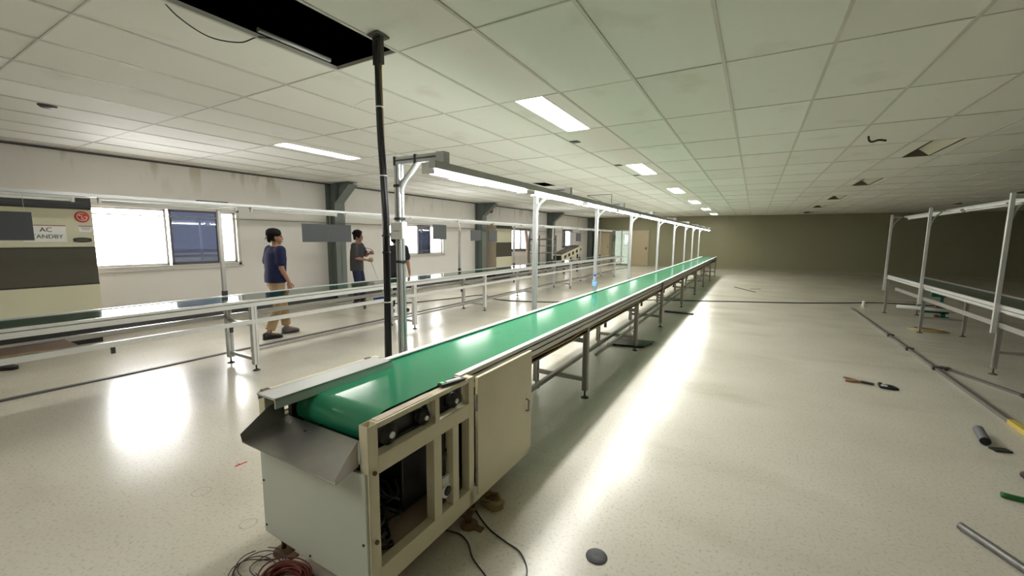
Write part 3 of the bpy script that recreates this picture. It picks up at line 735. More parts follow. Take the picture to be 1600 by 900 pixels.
# ------------------------------------------------------------------ hanging cable bundle
cbn = thing('cable_bundle', 'thick bundle of black cables hanging from the ceiling beside the conveyor', 'cable', (-2.12, 1.97, 0))
base = [(-2.135, 2.80), (-2.14, 2.6), (-2.138, 2.45), (-2.13, 2.2), (-2.122, 2.03), (-2.112, 1.75), (-2.112, 1.4), (-2.117, 1.02), (-2.12, .76), (-2.12, .4), (-2.12, .05)]
offs = [(0, 0), (.014, .003), (-.014, .002), (.007, .013), (-.007, .012), (.007, -.013), (-.007, -.012)]
for k, (dx, dy) in enumerate(offs):
    q = []
    for i, (bx, bz) in enumerate(base):
        tw = .35 * i + .9 * k * 0
        ex, ey = dx * math.cos(tw) - dy * math.sin(tw), dx * math.sin(tw) + dy * math.cos(tw)
        q.append((bx + ex, 1.97 + ey, bz))
    MB().tube(smoothpath(q, 5), .0098 if k != 1 else .009, 8).build('cable', M['rubber'] if k != 1 else M['rubber_y'], cbn, label='ochre cable' if k == 1 else None)
MB().box(-2.175, -2.085, 1.92, 2.02, 2.822, 2.832).box(-2.17, -2.10, 1.955, 1.985, 2.66, 2.822).build('ceiling_bracket', mat('dark bracket', (.055, .05, .045), .5), cbn)
for z, x in ((2.40, -2.137), (1.97, -2.12), (1.14, -2.116)): MB().lathe((x, 1.97, z), [(.024, 0), (.026, .001), (.026, .007), (.024, .008)], n=20).build('cable_tie', M['tie'], cbn)
for z, x in ((1.58, -2.112), (1.47, -2.112)): MB().lathe((x, 1.97, z), [(.025, 0), (.028, .003), (.028, .012), (.025, .015)], n=20).build('cable_tie', M['black'], cbn)
MB().box(-2.17, -2.07, 1.93, 2.01, 0, .05).build('floor_box', M['steel_d'], cbn)
t = tag(MB().tube(smoothpath([(-2.39, 1.95, 2.43), (-2.30, 1.955, 2.452), (-2.2, 1.93, 2.45), (-2.137, 1.925, 2.44)]), .002, 6).build('loose_tie', M['tie']), 'thin white plastic tie poking out of the cable bundle near the ceiling', 'cable tie')

# ------------------------------------------------------------------ left conveyor line
lc = thing('belt_conveyor', 'long conveyor line with dark green belt along the left wall', 'conveyor', (-5.28, -1.5, 0))
LF, LB, LY0, LY1 = -4.97, -5.60, -1.5, 18.3
MB().box(LB + .03, LF - .03, LY0, LY1, .815, .838).build('belt', M['belt_d'], lc)
rail_profile(LF, 1, LY0, LY1, [(.822, .812)], .765, .845, .035).build('side_rail', M['alu_l'], lc)
rail_profile(LB, -1, LY0, LY1, [(.822, .812)], .765, .845, .035).build('side_rail', M['alu_l'], lc)
MB().box(LF - .03, LF, LY0, LY1, .565, .615).box(LF, LF + .002, LY0, LY1, .585, .592).build('shelf_rail', M['alu_l'], lc)
MB().box(LB, LB + .03, LY0, LY1, .565, .615).build('shelf_rail', M['alu_l'], lc)
MB().box(LB + .1, LF - .1, LY0, LY1, .785, .803).build('slider_bed', M['steel_d'], lc)
LLEG = [.25, 2.60, 5.26, 7.42, 9.88, 12.3, 14.7, 17.1]
for y in LLEG:
    for x in (LF - .03, LB + .03):
        lg = leg_mesh(x, y, .765, .062).build('leg', M['alu_l'], lc)
        foot_mesh(x, y).build('foot', M['steel_d'], lg)
    MB().box(LB + .06, LF - .06, y - .018, y + .018, .12, .155).build('cross_bar', M['alu'], lc)
    MB().box(LB + .06, LF - .06, y - .018, y + .018, .53, .56).build('cross_bar', M['alu'], lc)
for y in (1.35, 2.35, 4.2, 6.6, 8.7): MB().box(LF - .05, LF - .03, y, y + .03, .50, .565).build('bracket', M['steel_d'], lc)
MB().box(-5.30, -5.26, 2.7, LY1 - .8, .155, .185).build('long_stretcher', M['alu'], lc)
lp = thing('rack_post', '', 'post', (-5.645, 2.62, 0), 'thin posts of the left conveyor line')
MB().prism([(-.02, -.02), (.02, -.02), (.02, .02), (-.02, .02)], 'z', .60, 1.952).build('post', M['alu'], lp, local=True)
MB().box(-.024, .024, -.024, .024, .84, .90).build('clamp', M['steel_d'], lp, local=True)
MB().box(-.02, .19, -.015, .015, 1.93, 1.952).build('arm', M['alu'], lp, local=True)
PL = ['thin aluminium post in front of the large bright window', 'thin aluminium post of the left line hidden behind the hanging cables', 'thin aluminium post of the left line right of the second window', 'thin aluminium post in front of the cream far cabinet', 'thin aluminium post in front of the shelf rack', 'thin aluminium post beside the tilted cream machine', 'thin aluminium post of the left line nearest the far wall']
lp['label'] = PL[0]
for k, y in enumerate((5.26, 7.385, 9.8, 12.3, 14.7, 17.1), 1):
    c = copy_tree(lp); c.location = (-5.645, y, 0); c['label'] = PL[k]
rr = thing('overhead_rail', 'long white overhead rail above the dark left conveyor', 'rail', (-5.40, LY0, 1.925))
MB().box(-5.45, -5.35, LY0, LY1, 1.926, 1.955).build('beam', M['alu_w'], rr)
MB().box(-5.43, -5.37, 2.30, 2.60, 1.956, 1.968).build('dark_plate', M['steel_d'], rr)
tb2 = thing('unlit_tube_light', '', 'tube light', (-5.40, .1, 1.925), 'unlit tubes of the left overhead rail')
MB().box(-.03, .03, 0, 1.22, -.02, 0).build('housing', M['tube_off'], tb2, local=True)
MB().cyl((0, .02, -.034), (0, 1.20, -.034), .013, n=12).build('tube', M['tube_off'], tb2, local=True)
for y in (0, 1.20): MB().box(-.016, .016, y, y + .02, -.052, -.001).build('end_cap', M['white'], tb2, local=True)
UL = ['unlit tube at the left end of the white overhead rail'] + ['unlit tube on the left overhead rail, %s from the left end' % ORD(k) for k in range(1, 12)] + ['unlit tube at the far end of the left overhead rail']
tb2['label'] = UL[0]
for k in range(1, 13):
    c = copy_tree(tb2); c.location = (-5.40, .1 + 1.38 * k, 1.925); c['label'] = UL[k]
# charcoal boards hanging from the overhead rail
def board(y0, y1, z0, z1, label):
    t = thing('hanging_board', label, 'board', (-5.36, (y0 + y1) / 2, z0), 'charcoal boards hanging from the left overhead rail')
    MB().box(-5.366, -5.354, y0, y1, z0, z1).build('panel', M['board'], t, bevel=.002)
    for y in (y0 + .04, y1 - .04): MB().cyl((-5.36, y, z1), (-5.36, y, 1.927), .0015, n=6).build('hanger_wire', M['steel_l'], t)
board(.62, 1.04, 1.525, 1.765, 'charcoal board at the left edge covering part of the cream cabinet')
board(3.50, 3.895, 1.50, 1.752, 'left charcoal board of the pair above the two men')
board(3.90, 4.30, 1.497, 1.752, 'right charcoal board of the pair above the two men')
board(6.18, 6.58, 1.54, 1.82, 'charcoal board in front of the second window')
board(7.42, 7.80, 1.51, 1.745, 'charcoal board just left of the second column')
board(8.12, 8.48, 1.49, 1.745, 'charcoal board in front of the beige side of the far cabinet')
board(13.6, 14.05, 1.48, 1.76, 'charcoal board near the tilted cream machine')
board(18.0, 18.3, 1.46, 1.74, 'charcoal board at the far end of the left rail')
tag(MB().box(-5.4, -5.05, .2, 1.15, .616, .626).build('cardboard_sheet', M['cardboard']), 'brown cardboard sheet on the lower rails of the left conveyor', 'cardboard')
# floor ducts and cables on the left
fd = thing('floor_duct', 'long grey cable duct on the floor beneath the left conveyor', 'cable duct', (-6.08, .2, 0))
MB().prism([(-6.115, 0), (-6.045, 0), (-6.055, .016), (-6.105, .016)], 'y', -1.0, 24.0).build('cover', M['duct'], fd)
tag(MB().tube(smoothpath([(-7.4, 6.9, .012), (-7.05, 7.4, .012), (-6.63, 8.58, .012), (-6.5, 9.2, .012), (-6.2, 9.3, .03), (-5.9, 9.0, .02), (-5.3, 8.9, .012), (-4.2, 9.3, .012), (-3.2, 10.2, .012), (-2.4, 10.9, .012), (-1.6, 11.35, .012), (-.32, 11.93, .012), (1.08, 12.6, .012), (2.07, 13.25, .012), (2.85, 13.76, .012), (4.0, 13.9, .012)], 8), .012).build('power_cable', M['rubber']), 'long black cable lying across the floor under both conveyors', 'cable')

# ------------------------------------------------------------------ air conditioner cabinets
def ac_cabinet(x, y0, y1, label, front_only=False):
    t = thing('air_conditioner', label, 'air conditioner', (x - .3, (y0 + y1) / 2, 0), 'cream floor standing air conditioners')
    MB().box(WL + .11, x - .02, y0, y1, .24, 2.09).build('body', M['ac_side'], t, bevel=.005)
    g = MB().box(x - .02, x - .012, y0, y1, 1.93, 2.09)
    for k in range(5): g.box(x - .014, x + .004, y0 + .01, y1 - .01, 1.945 + .03 * k, 1.952 + .03 * k)
    g.build('top_grille', M['black'], t)
    MB().box(x - .02, x, y0, y1, 1.405, 1.925).build('upper_panel', M['ac'], t, bevel=.004)
    g = MB().box(x - .02, x - .010, y0, y1, .875, 1.395, mi=0)
    for k in range(24): g.box(x - .011, x - .002, y0 + .015, y1 - .015, .885 + .021 * k, .896 + .021 * k)
    g.box(x - .012, x + .003, y0, y1, .865, .885, mi=1).box(x - .012, x + .003, y0, y1, 1.385, 1.40, mi=1)
    g.build('intake_grille', [M['ac_grille'], M['black']], t)
    MB().box(x - .02, x, y0, y1, .24, .862).build('lower_panel', M['ac'], t, bevel=.004)
    MB().box(WL + .14, x - .05, y0 + .02, y1 - .02, 0, .24).build('plinth', M['black'], t)
    return t
AX = -8.25
ac = ac_cabinet(AX, .95, 2.185, 'large cream air conditioner with a round red badge at the left edge')
ac2 = ac_cabinet(-8.35, 13.19, 14.33, 'cream air conditioner with beige side behind the second column')
# badge: red disc with white ring, L and G strokes, dot
lgY, lgZ, lr = 2.075, 1.825, .078
bd = MB().lathe((AX, lgY, lgZ), [(lr, 0), (lr, .006), (.0, .006)], n=32, axis='x').build('badge', M['red'], ac)
arc = lambda r, a0, a1, n=22: [(AX + .008, lgY + r * math.cos(R_(a0 + (a1 - a0) * k / n)), lgZ + r * math.sin(R_(a0 + (a1 - a0) * k / n))) for k in range(n + 1)]
MB().tube(arc(.052, 60, 360), .0045, 6).bar((AX + .008, lgY + .02, lgZ), (AX + .008, lgY + .052, lgZ), .008, .008).build('badge_ring', M['white'], bd)
MB().bar((AX + .008, lgY - .004, lgZ + .034), (AX + .008, lgY - .004, lgZ - .028), .008, .008).bar((AX + .008, lgY - .008, lgZ - .028), (AX + .008, lgY + .018, lgZ - .028), .008, .008).build('badge_letter', M['white'], bd)
MB().lathe((AX + .006, lgY - .026, lgZ + .02), [(.010, 0), (.010, .004), (.0, .004)], n=14, axis='x').build('badge_dot', M['white'], bd)
MB().box(AX, AX + .004, 2.03, 2.165, 1.615, 1.695).box(AX + .004, AX + .005, 2.03, 2.165, 1.69, 1.70, mi=1).box(AX + .004, AX + .005, 2.05, 2.15, 1.665, 1.675, mi=2).box(AX + .004, AX + .005, 2.06, 2.14, 1.642, 1.650, mi=2).build('notice', [M['white'], M['bell'], M['ink_g']], ac)
g = MB().lathe((0, 0, 0), [(.1, 0)], n=3) if False else MB()
pts = [(2.055 + .095 * max(-1, min(1, 1.25 * math.cos(t))), 1.50 + .034 * math.sin(t)) for t in [2 * math.pi * k / 28 for k in range(28)]]
g.prism(pts, 'x', AX, AX + .006).box(AX + .006, AX + .010, 1.995, 2.115, 1.488, 1.512, mi=1)
g.build('control_display', [M['black'], M['ac_grille']], ac)
sg = thing('sign', 'white AC STANDBY sign on the cream air conditioner', 'sign', (AX + .01, 1.70, 1.5))
MB().box(AX + .001, AX + .008, 1.50, 1.90, 1.475, 1.70).box(AX + .008, AX + .0085, 1.50, 1.90, 1.690, 1.70, mi=1).build('plate', [M['white'], M['bell']], sg)
text_mesh('AC', .085, 'lettering', M['ink'], sg, (AX + .0095, 1.71, 1.635), (0, 1, 0), (0, 0, 1))
text_mesh('STANDBY', .075, 'lettering', M['ink'], sg, (AX + .0095, 1.70, 1.545), (0, 1, 0), (0, 0, 1))

# ------------------------------------------------------------------ things by the left wall
sh = thing('shelf_rack', 'grey metal shelf rack beside the far left column', 'shelf rack', (-7.6, 15.6, 0))
for x in (-7.9, -7.45):
    for y in (14.95, 16.55): MB().box(x - .025, x + .025, y - .025, y + .025, 0, 1.70).build('upright', M['column'], sh)
for z in (.5, .95, 1.25): MB().box(-7.92, -7.43, 14.93, 16.57, z, z + .03).build('shelf', M['steel'], sh)
MB().box(-7.92, -7.43, 14.93, 16.57, 1.50, 1.56).build('shelf', M['rust'], sh)
tag(MB().obox((-8.45, 15.9, .945), (.05, .22, 1.88), Matrix.Rotation(R_(-8), 3, 'Y')).build('wooden_plank', M['plank']), 'brown plank leaning upright at the third window', 'plank')
tm = thing('tilted_machine', 'cream machine with a row of dark openings tilted upward by the left wall', 'machine', (-7.5, 18.0, 0))
rt_ = Matrix.Rotation(R_(9), 3, 'X')
def TM(p): return Vector((-7.5, 18.0, .90)) + rt_ @ Vector(p)
m = MB()
m.obox(TM((0, 0, 0)), (.50, 2.4, .30), rt_)
m.build('body', M['cream'], tm, bevel=.01)
m = MB()
for k in range(5): m.obox(TM((.252, -.85 + .46 * k, .0)), (.006, .26, .14), rt_)
m.build('opening', M['black'], tm)
MB().obox(TM((0, -1.22, 0)), (.44, .05, .24), rt_).build('intake', M['black'], tm)
MB().obox(TM((0, 0, .16)), (.46, 2.3, .03), rt_).build('cover', M['steel_d'], tm)
for y, z in ((17.2, .63), (18.8, .86)): MB().box(-7.7, -7.64, y, y + .06, 0, z).box(-7.36, -7.30, y, y + .06, 0, z).build('leg', M['steel_d'], tm)
wp = thing('wall_cabinet', 'beige cabinet with flat door against the far left wall', 'cabinet', (-7.9, 24.7, 0))
MB().box(-8.45, -7.48, 24.45, 24.98, .05, 2.0).build('body', M['doorf'], wp)
MB().box(-8.40, -7.53, 24.43, 24.45, .12, 1.92).build('door', M['doorp'], wp)
MB().cyl((-7.60, 24.42, 1.0), (-7.60, 24.42, 1.12), .012).build('handle', M['steel_d'], wp)
for x in (-8.44, -7.54): MB().box(x, x + .05, 24.5, 24.95, 0, .05).build('foot', M['black'], wp)

# ------------------------------------------------------------------ right line (unlit)
rc = thing('belt_conveyor', 'unlit conveyor line with dusty dark belt on the right side', 'conveyor', (2.8, 3.2, 0))
RF, RB2, RY0, RY1 = 2.55, 3.12, 3.2, 11.95
MB().box(RF + .03, RB2 - .03, RY0, RY1, .80, .82).build('belt', M['belt_r'], rc)
rail_profile(RF, -1, RY0, RY1, [(.80, .792)], .76, .842, .03).build('side_rail', M['alu_l'], rc)
rail_profile(RB2, 1, RY0, RY1, [(.80, .792)], .76, .842, .03).build('side_rail', M['alu_k'], rc)
MB().box(RF, RF + .03, RY0, 11.3, .575, .635).build('shelf_rail', M['alu'], rc)
MB().box(RB2 - .03, RB2, RY0, 11.3, .575, .635).build('shelf_rail', M['alu'], rc)
for y in (4.4, 7.08, 9.67, 12.0 - .03):
    for x in (RF + .02, RB2 - .02):
        lg = leg_mesh(x, y, .79, .042).build('leg', M['alu'], rc)
        foot_mesh(x, y).build('foot', M['rust'], lg)
    MB().box(RF + .045, RB2 - .045, y - .016, y + .016, .26, .29).build('cross_bar', M['alu'], rc)
rp = thing('rack_post', '', 'post', (2.518, 7.08, 0), 'tall posts of the right line')
MB().prism([(-.019, -.019), (.019, -.019), (.019, .019), (-.019, .019)], 'z', .50, 2.14).build('post', M['alu_l'], rp, local=True)
MB().tube(smoothpath([(.02, 0, 1.84), (.03, 0, 1.89), (.07, 0, 1.99), (.14, 0, 2.07)], 4), .012, 8).build('brace', M['alu'], rp, local=True)
MB().box(.0, .174, -.015, .015, 2.072, 2.10).build('arm', M['alu'], rp, local=True)
PR = ['tall aluminium post with rusty foot, nearest on the right line', 'tall aluminium post in front of the teal clamp on the right line', 'tall aluminium post at the far end of the right line']
rp['label'] = PR[0]
for k, y in ((1, 9.67), (2, 11.97)):
    c = copy_tree(rp); c.location = (2.518, y, 0); c['label'] = PR[k]
ro = thing('overhead_rail', 'white overhead rail of the right line near the ceiling', 'rail', (2.72, 3.2, 2.07))
MB().box(2.695, 2.745, 3.2, 11.9, 2.072, 2.10).build('beam', M['alu_w'], ro)
tb3 = thing('unlit_tube_light', '', 'tube light', (2.72, 3.6, 2.071), 'unlit tubes of the right overhead rail')
MB().box(-.03, .03, 0, 1.22, -.02, 0).build('housing', M['tube_off'], tb3, local=True)
MB().cyl((0, .02, -.034), (0, 1.20, -.034), .013, n=12).build('tube', M['tube_off'], tb3, local=True)
for y in (0, 1.20): MB().box(-.016, .016, y, y + .02, -.052, -.001).build('end_cap', M['white'], tb3, local=True)
UR = ['unlit tube at the near end of the right overhead rail', 'unlit tube on the right overhead rail, second from the near end', 'unlit tube right of the nearest post on the right overhead rail', 'unlit tube between the two nearest posts of the right rail', 'unlit tube left of the middle post on the right rail', 'unlit tube at the far end of the right overhead rail']
tb3['label'] = UR[0]
for k in range(1, 6):
    c = copy_tree(tb3); c.location = (2.72, 3.6 + 1.37 * k, 2.071); c['label'] = UR[k]
t = thing('hanging_bracket', 'small grey bracket hanging from the right overhead rail', 'bracket', (2.72, 6.32, 1.85))
MB().box(2.705, 2.735, 6.318, 6.338, 1.85, 2.072).box(2.705, 2.735, 6.318, 6.38, 1.84, 1.85).build('strip', M['alu'], t)
# teal clamp with white pipe standing behind the right line
kx, ky = 3.42, 11.75
tc_ = thing('pipe_clamp', 'teal pipe clamp with red knobs holding a white pipe behind the right line', 'clamp', (kx, ky, 0))
MB().box(kx - .06, kx + .10, ky - .06, ky + .06, 0, .04).box(kx - .02, kx + .05, ky - .03, ky + .03, .04, .30).box(kx - .34, kx + .10, ky - .03, ky + .03, .10, .22).build('stand', M['teal'], tc_, bevel=.004)
MB().box(kx - .20, kx + .03, ky - .05, ky + .05, .44, .62).box(kx - .05, kx + .0, ky - .02, ky + .02, .22, .45).build('motor_head', M['teal'], tc_, bevel=.01)
MB().cyl((kx - .72, ky - .06, .20), (kx + .32, ky - .06, .17), .035).build('pipe', M['white'], tc_)
for x, z in ((kx - .10, .26), (kx - .10, .06)): MB().lathe((x, ky - .09, z), [(.0, -.03), (.035, -.025), (.04, 0), (.035, .025), (.0, .03)], n=14).build('knob', M['bell'], tc_)
MB().lathe((kx + .32, ky - .06, .17), [(.03, 0), (.03, .05), (.0, .05)], n=16, axis='x').build('pipe_plug', M['black'], tc_)
tg = MB()
for k in range(3): tg.tube([(2.75 + (.26 - .03 * k) * math.cos(t) , 9.95 + (.16 - .02 * k) * math.sin(t), .012 + .012 * k) for t in [2 * math.pi * q / 26 for q in range(26)]], .010, 6, closed=True)
tag(tg.build('strap_coil', mat('pale tan strap', (.52, .42, .24), .6)), 'flat coil of tan strap on the floor under the right line', 'strap')
tag(MB().tube([(3.05, 7.6, .02), (3.6, 7.9, .02), (4.6, 8.4, .02)], .02, 8).build('floor_pipe', M['steel_d']), 'dark pipe on the floor behind the right line', 'pipe')

# ------------------------------------------------------------------ things on the floor
M['pole'] = mat('dull pole aluminium', (.20, .19, .17), .45, .5, .15, 12)
pl = thing('aluminium_pole', 'long grey aluminium pole lying on the floor with a yellow wrapped end', 'pole', (2.04, 8.5, 0))
MB().prism([(2.02, .0), (2.06, .0), (2.06, .035), (2.045, .035), (2.045, .028), (2.035, .028), (2.035, .035), (2.02, .035)], 'y', 3.9, 12.2).build('bar', M['pole'], pl)
MB().box(2.016, 2.064, 3.9, 5.2, .0005, .039).build('yellow_wrap', M['yellow'], pl)
for y in (9.0, 8.0, 6.95): MB().box(2.0, 2.085, y - .03, y + .03, .0, .045).build('clip', M['steel_d'], pl)
p2 = thing('thin_pole', 'thin grey pole branching off the long pole on the floor', 'pole', (2.1, 7.1, 0))
MB().bar((2.12, 7.10, .014), (3.25, 4.25, .014), .03, .026).build('bar', M['pole'], p2)
for t_ in (.03, .33): q = Vector((2.12, 7.10, .016)).lerp(Vector((3.25, 4.25, .016)), t_); MB().obox(q, (.06, .09, .032)).build('clip', M['black'], p2)
M['pipe'] = mat('dull steel pipe', (.20, .195, .19), .42, .6, .2, 30)
mp_ = thing('metal_pipe', 'bare steel pipe lying on the floor at the lower right corner', 'pipe', (1.2, 2.8, 0))
m = MB(); a, b_ = Vector((1.085, 3.085, .021)), Vector((1.62, 2.06, .021))
m.cyl(a, b_, .0205, n=20, cap=False); m.build('tube', M['pipe'], mp_)
MB().cyl(a, a + (b_ - a).normalized() * .01, .0195, .0195, n=20).build('bore', M['black'], mp_)
tag(MB().tube(smoothpath([(1.43, 3.63, .017), (1.55, 3.62, .017), (1.75, 3.66, .017), (1.95, 3.66, .017)]), .0165, 10).build('green_hose', M['green']), 'short dark green hose on the floor at the right edge', 'hose')
tag(MB().ball((1.69, 3.99, .03), .05, .035, .03).box(1.66, 1.80, 3.97, 4.0, .005, .03).build('dark_scrap', M['maroon']), 'small dark scrap on the floor above the green hose', 'scrap')
gt = thing('grey_tube', 'short grey tube with dark mouth standing askew on the floor', 'tube', (1.68, 4.6, 0))
MB().cyl((1.705, 4.79, .034), (1.655, 4.515, .034), .033, n=20, cap=False).build('wall', mat('grey plastic tube', (.13, .13, .15), .5), gt)
MB().cyl((1.705, 4.79, .034), (1.657, 4.525, .034), .031, n=20).build('bore', M['black'], gt)
MB().obox((1.72, 4.46, .008), (.11, .06, .012), Matrix.Rotation(R_(20), 3, 'Z')).build('rag', M['black'], gt)
pr_ = thing('pliers', 'pair of pliers with reddish handles lying on the floor', 'pliers', (1.1, 5.85, 0))
for s in (-1, 1): MB().tube(smoothpath([(.985, 5.885 + .06 * s, .012), (1.05, 5.87 + .055 * s, .012), (1.12, 5.848 + .012 * s, .012), (1.16, 5.835 - .006 * s, .012)]), [.011] * 19, 8).build('handle', mat('reddish grip', (.25, .11, .06), .5), pr_)
MB().prism([(1.13, 5.87), (1.17, 5.86), (1.235, 5.815), (1.225, 5.80), (1.16, 5.815), (1.12, 5.83)], 'z', .004, .026).build('jaw', M['steel_d'], pr_)
pt = thing('clamp_tool', 'small black clamp tool with a white tab on the floor beside the pliers', 'tool', (1.34, 5.76, 0))
MB().tube(smoothpath([(1.27, 5.785, .012), (1.33, 5.80, .024), (1.38, 5.79, .024), (1.415, 5.75, .014), (1.35, 5.735, .014), (1.27, 5.75, .012)]), .014, 8).build('frame', M['black'], pt)
MB().obox((1.31, 5.775, .016), (.05, .035, .03)).build('tab', M['white'], pt)
MB().ball((1.29, 5.85, .02), .022, .02, .02).build('knob', M['black'], pt)
dc = MB().lathe((-.58, 1.86, 0), [(.008, .001), (.052, .001), (.053, .003), (.052, .006), (.010, .007), (.008, .006)], n=36)
tag(dc.build('cutting_disc', M['disc']), 'grey abrasive cutting disc lying flat on the floor', 'disc')
tag(MB().tube(smoothpath([(-1.48, 1.58, .006), (-1.40, 1.60, .006), (-1.31, 1.625, .006), (-1.25, 1.63, .006), (-1.18, 1.60, .006), (-1.10, 1.53, .006), (-.98, 1.47, .006), (-.93, 1.44, .006)]), .004, 6).build('thin_cable', M['rubber']), 'thin dark cable on the floor below the cream cabinet door, nearer one', 'cable', 'thin cables trailing from the cabinet')
tag(MB().tube(smoothpath([(-1.40, 1.90, .006), (-1.29, 1.83, .006), (-1.22, 1.785, .006), (-1.13, 1.74, .006), (-1.02, 1.71, .006), (-.92, 1.685, .006), (-.84, 1.61, .006), (-.81, 1.53, .006)]), .004, 6).build('thin_cable', M['rubber']), 'thin dark cable curving out to the floor right of the cream cabinet', 'cable', 'thin cables trailing from the cabinet')
for (x, y, s) in ((-1.36, 1.80, 'tan rag under the middle foot of the cream cabinet'), (-1.25, 1.93, 'tan rag under the cream cabinet door')):
    q = random.Random(int(x * 100)); m = MB()
    for k in range(5): m.tube([(x + (.06 + q.uniform(-.02, .02)) * math.cos(t), y + (.045 + q.uniform(-.015, .015)) * math.sin(t), .012 + .008 * k + .008 * math.sin(2 * t + k)) for t in [2 * math.pi * i / 14 for i in range(14)]], .008, 6, closed=True)
    tag(m.build('rope_scrap', M['tan']), s, 'scrap', 'tan scraps under the cabinet')
wc = thing('wire_coil', 'coil of red brown wire on the floor in front of the cabinet foot', 'wire', (-1.76, .93, 0))
q = random.Random(5); m = MB()
for k in range(26):
    r = q.uniform(.07, .125); cx, cy = -1.735 + q.uniform(-.012, .012), .965 + q.uniform(-.012, .012); z = .006 + .0022 * k; ph = q.uniform(0, 6)
    m.tube([(cx + r * math.cos(t) * 1.05, cy + r * math.sin(t) * .8, z + .005 * math.sin(t * 2 + ph)) for t in [2 * math.pi * i / 24 for i in range(24)]], .0035, 5, closed=True)
m.build('coil', M['wire'], wc)
m = MB()
for k in range(7):
    cx, cy, r = -1.90 + q.uniform(-.05, .03), .955 + q.uniform(-.04, .04), q.uniform(.06, .12)
    m.tube(smoothpath([(cx + r * math.cos(t), cy + r * .8 * math.sin(t), .006 + .02 * abs(math.sin(t + k))) for t in [.6 + k + .55 * i for i in range(10)]], 3), .0025, 5)
m.build('loose_strand', mat('purple brown strand', (.10, .05, .05), .5), wc)
tag(MB().bar((-2.99, 1.37, .003), (-2.985, 1.445, .003), .006, .005).bar((-3.01, 1.40, .003), (-2.98, 1.40, .003), .005, .004).build('red_strip', M['red']), 'tiny red plastic strip on the left floor', 'strip')
tag(MB().box(-1.60, -1.02, 9.35, 9.43, .0, .035).build('floor_slat', M['steel_d']), 'dark slat lying half under the green conveyor', 'slat')
db = MB().sheet((-1.80, 5.95, .02), (-1.30, 6.05, .02), (-1.22, 6.45, .02), (-1.72, 6.40, .02), .012).box(-1.75, -1.7, 6.0, 6.05, 0, .02).box(-1.3, -1.25, 6.35, 6.4, 0, .02)
tag(db.build('dark_board', M['steel_d']), 'dark board lying on the floor under the green conveyor', 'board')
tag(MB().bar((-.49, 15.64, .01), (.10, 14.47, .01), .025, .016).build('thin_stick', M['steel_d']), 'thin stick lying on the far floor right of the green conveyor', 'stick')
tag(MB().bar((-.05, 15.3, .01), (.25, 15.5, .01), .02, .016).build('thin_stick', M['plank']), 'small pale stick on the far floor next to the thin stick', 'stick')
t = tag(MB().cyl((2.37, 12.9, .03), (2.37, 12.9, .13), .03, n=14).cyl((2.37, 12.9, 0), (2.37, 12.9, .03), .04, n=14).build('small_can', M['white']), 'small white can on the floor left of the right line', 'can')
# pair of dark shoes near the left edge belongs to no visible person: a single black shoe
t = thing('black_shoe', 'black shoe on the floor at the left edge under the conveyor', 'shoe', (-7.5, 1.05, 0), None, R_(-40))
MB().loft([((0, -.13, .045), .035, .04, Matrix.Rotation(R_(90), 3, 'X')), ((0, -.08, .05), .042, .05, Matrix.Rotation(R_(90), 3, 'X')), ((0, .03, .042), .045, .04, Matrix.Rotation(R_(90), 3, 'X')), ((0, .11, .033), .045, .03, Matrix.Rotation(R_(90), 3, 'X')), ((0, .15, .028), .03, .022, Matrix.Rotation(R_(90), 3, 'X'))]).build('upper', M['black'], t, local=True)
MB().prism([(-.04, -.14), (.04, -.14), (.05, .05), (.045, .14), (.0, .165), (-.045, .14), (-.05, .05)], 'z', 0, .018).build('sole', M['rubber'], t, local=True)

#PEOPLE
# ------------------------------------------------------------------ people
I3 = Matrix.Identity(3)
def remeshed(mb, name, m, parent, voxel, smooth=6, kids=None):
    o = mb.build(name, m, parent, local=True)
    r = o.modifiers.new('remesh', 'REMESH'); r.mode = 'VOXEL'; r.voxel_size = voxel; r.use_smooth_shade = True
    s = o.modifiers.new('smooth', 'SMOOTH'); s.iterations = smooth; s.factor = .5
    dg = bpy.context.evaluated_depsgraph_get()
    me = bpy.data.meshes.new_from_object(o.evaluated_get(dg))
    me.materials.clear(); me.materials.append(m)
    for p in me.polygons: p.use_smooth = True; p.material_index = 0
    o.modifiers.clear(); o.data = me; me.name = name
    return o
def limb(m, pts, rs):
    for i in range(len(pts) - 1):
        m.cyl(pts[i], pts[i + 1], rs[i], rs[i + 1], 14)
    for p, r in zip(pts, rs): m.ball(p, r, n=14)
def hand(m, wrist, d, nrm, curl, thumb_sign):
    wrist, d, nrm = Vector(wrist), Vector(d).normalized(), Vector(nrm)
    nrm = (nrm - d * nrm.dot(d)).normalized(); s = d.cross(nrm) * thumb_sign
    rot = Matrix((s, nrm, d)).transposed()
    m.ball(wrist + d * .045, .040, .017, .052, 12, rot)
    m.cyl(wrist - d * .01, wrist + d * .03, .025, .028, 12)
    for k, (off, L) in enumerate(((.030, .070), (.010, .080), (-.011, .074), (-.030, .058))):
        p = wrist + d * .082 + s * off; ang = 0; r = .0088
        for q in (.45, .32, .23):
            ang += curl * (1 if q < .4 else .7)
            dd = d * math.cos(ang) + nrm * math.sin(ang) + s * off * .6
            n2 = p + dd.normalized() * L * q
            m.cyl(p, n2, r, r * .93, 10); m.ball(p, r, n=10); m.ball(n2, r * .93, n=10); p = n2; r *= .93
    p = wrist + d * .025 + s * .030; ang = 0
    for q, a in ((.034, 0), (.03, .4), (.024, .8)):
        dd = (d * .85 + s * (.50 - a * .5) + nrm * (.35 + a * curl * .6)).normalized(); n2 = p + dd * q
        m.cyl(p, n2, .0115, .0105, 10); m.ball(p, .0115, n=10); m.ball(n2, .0105, n=10); p = n2
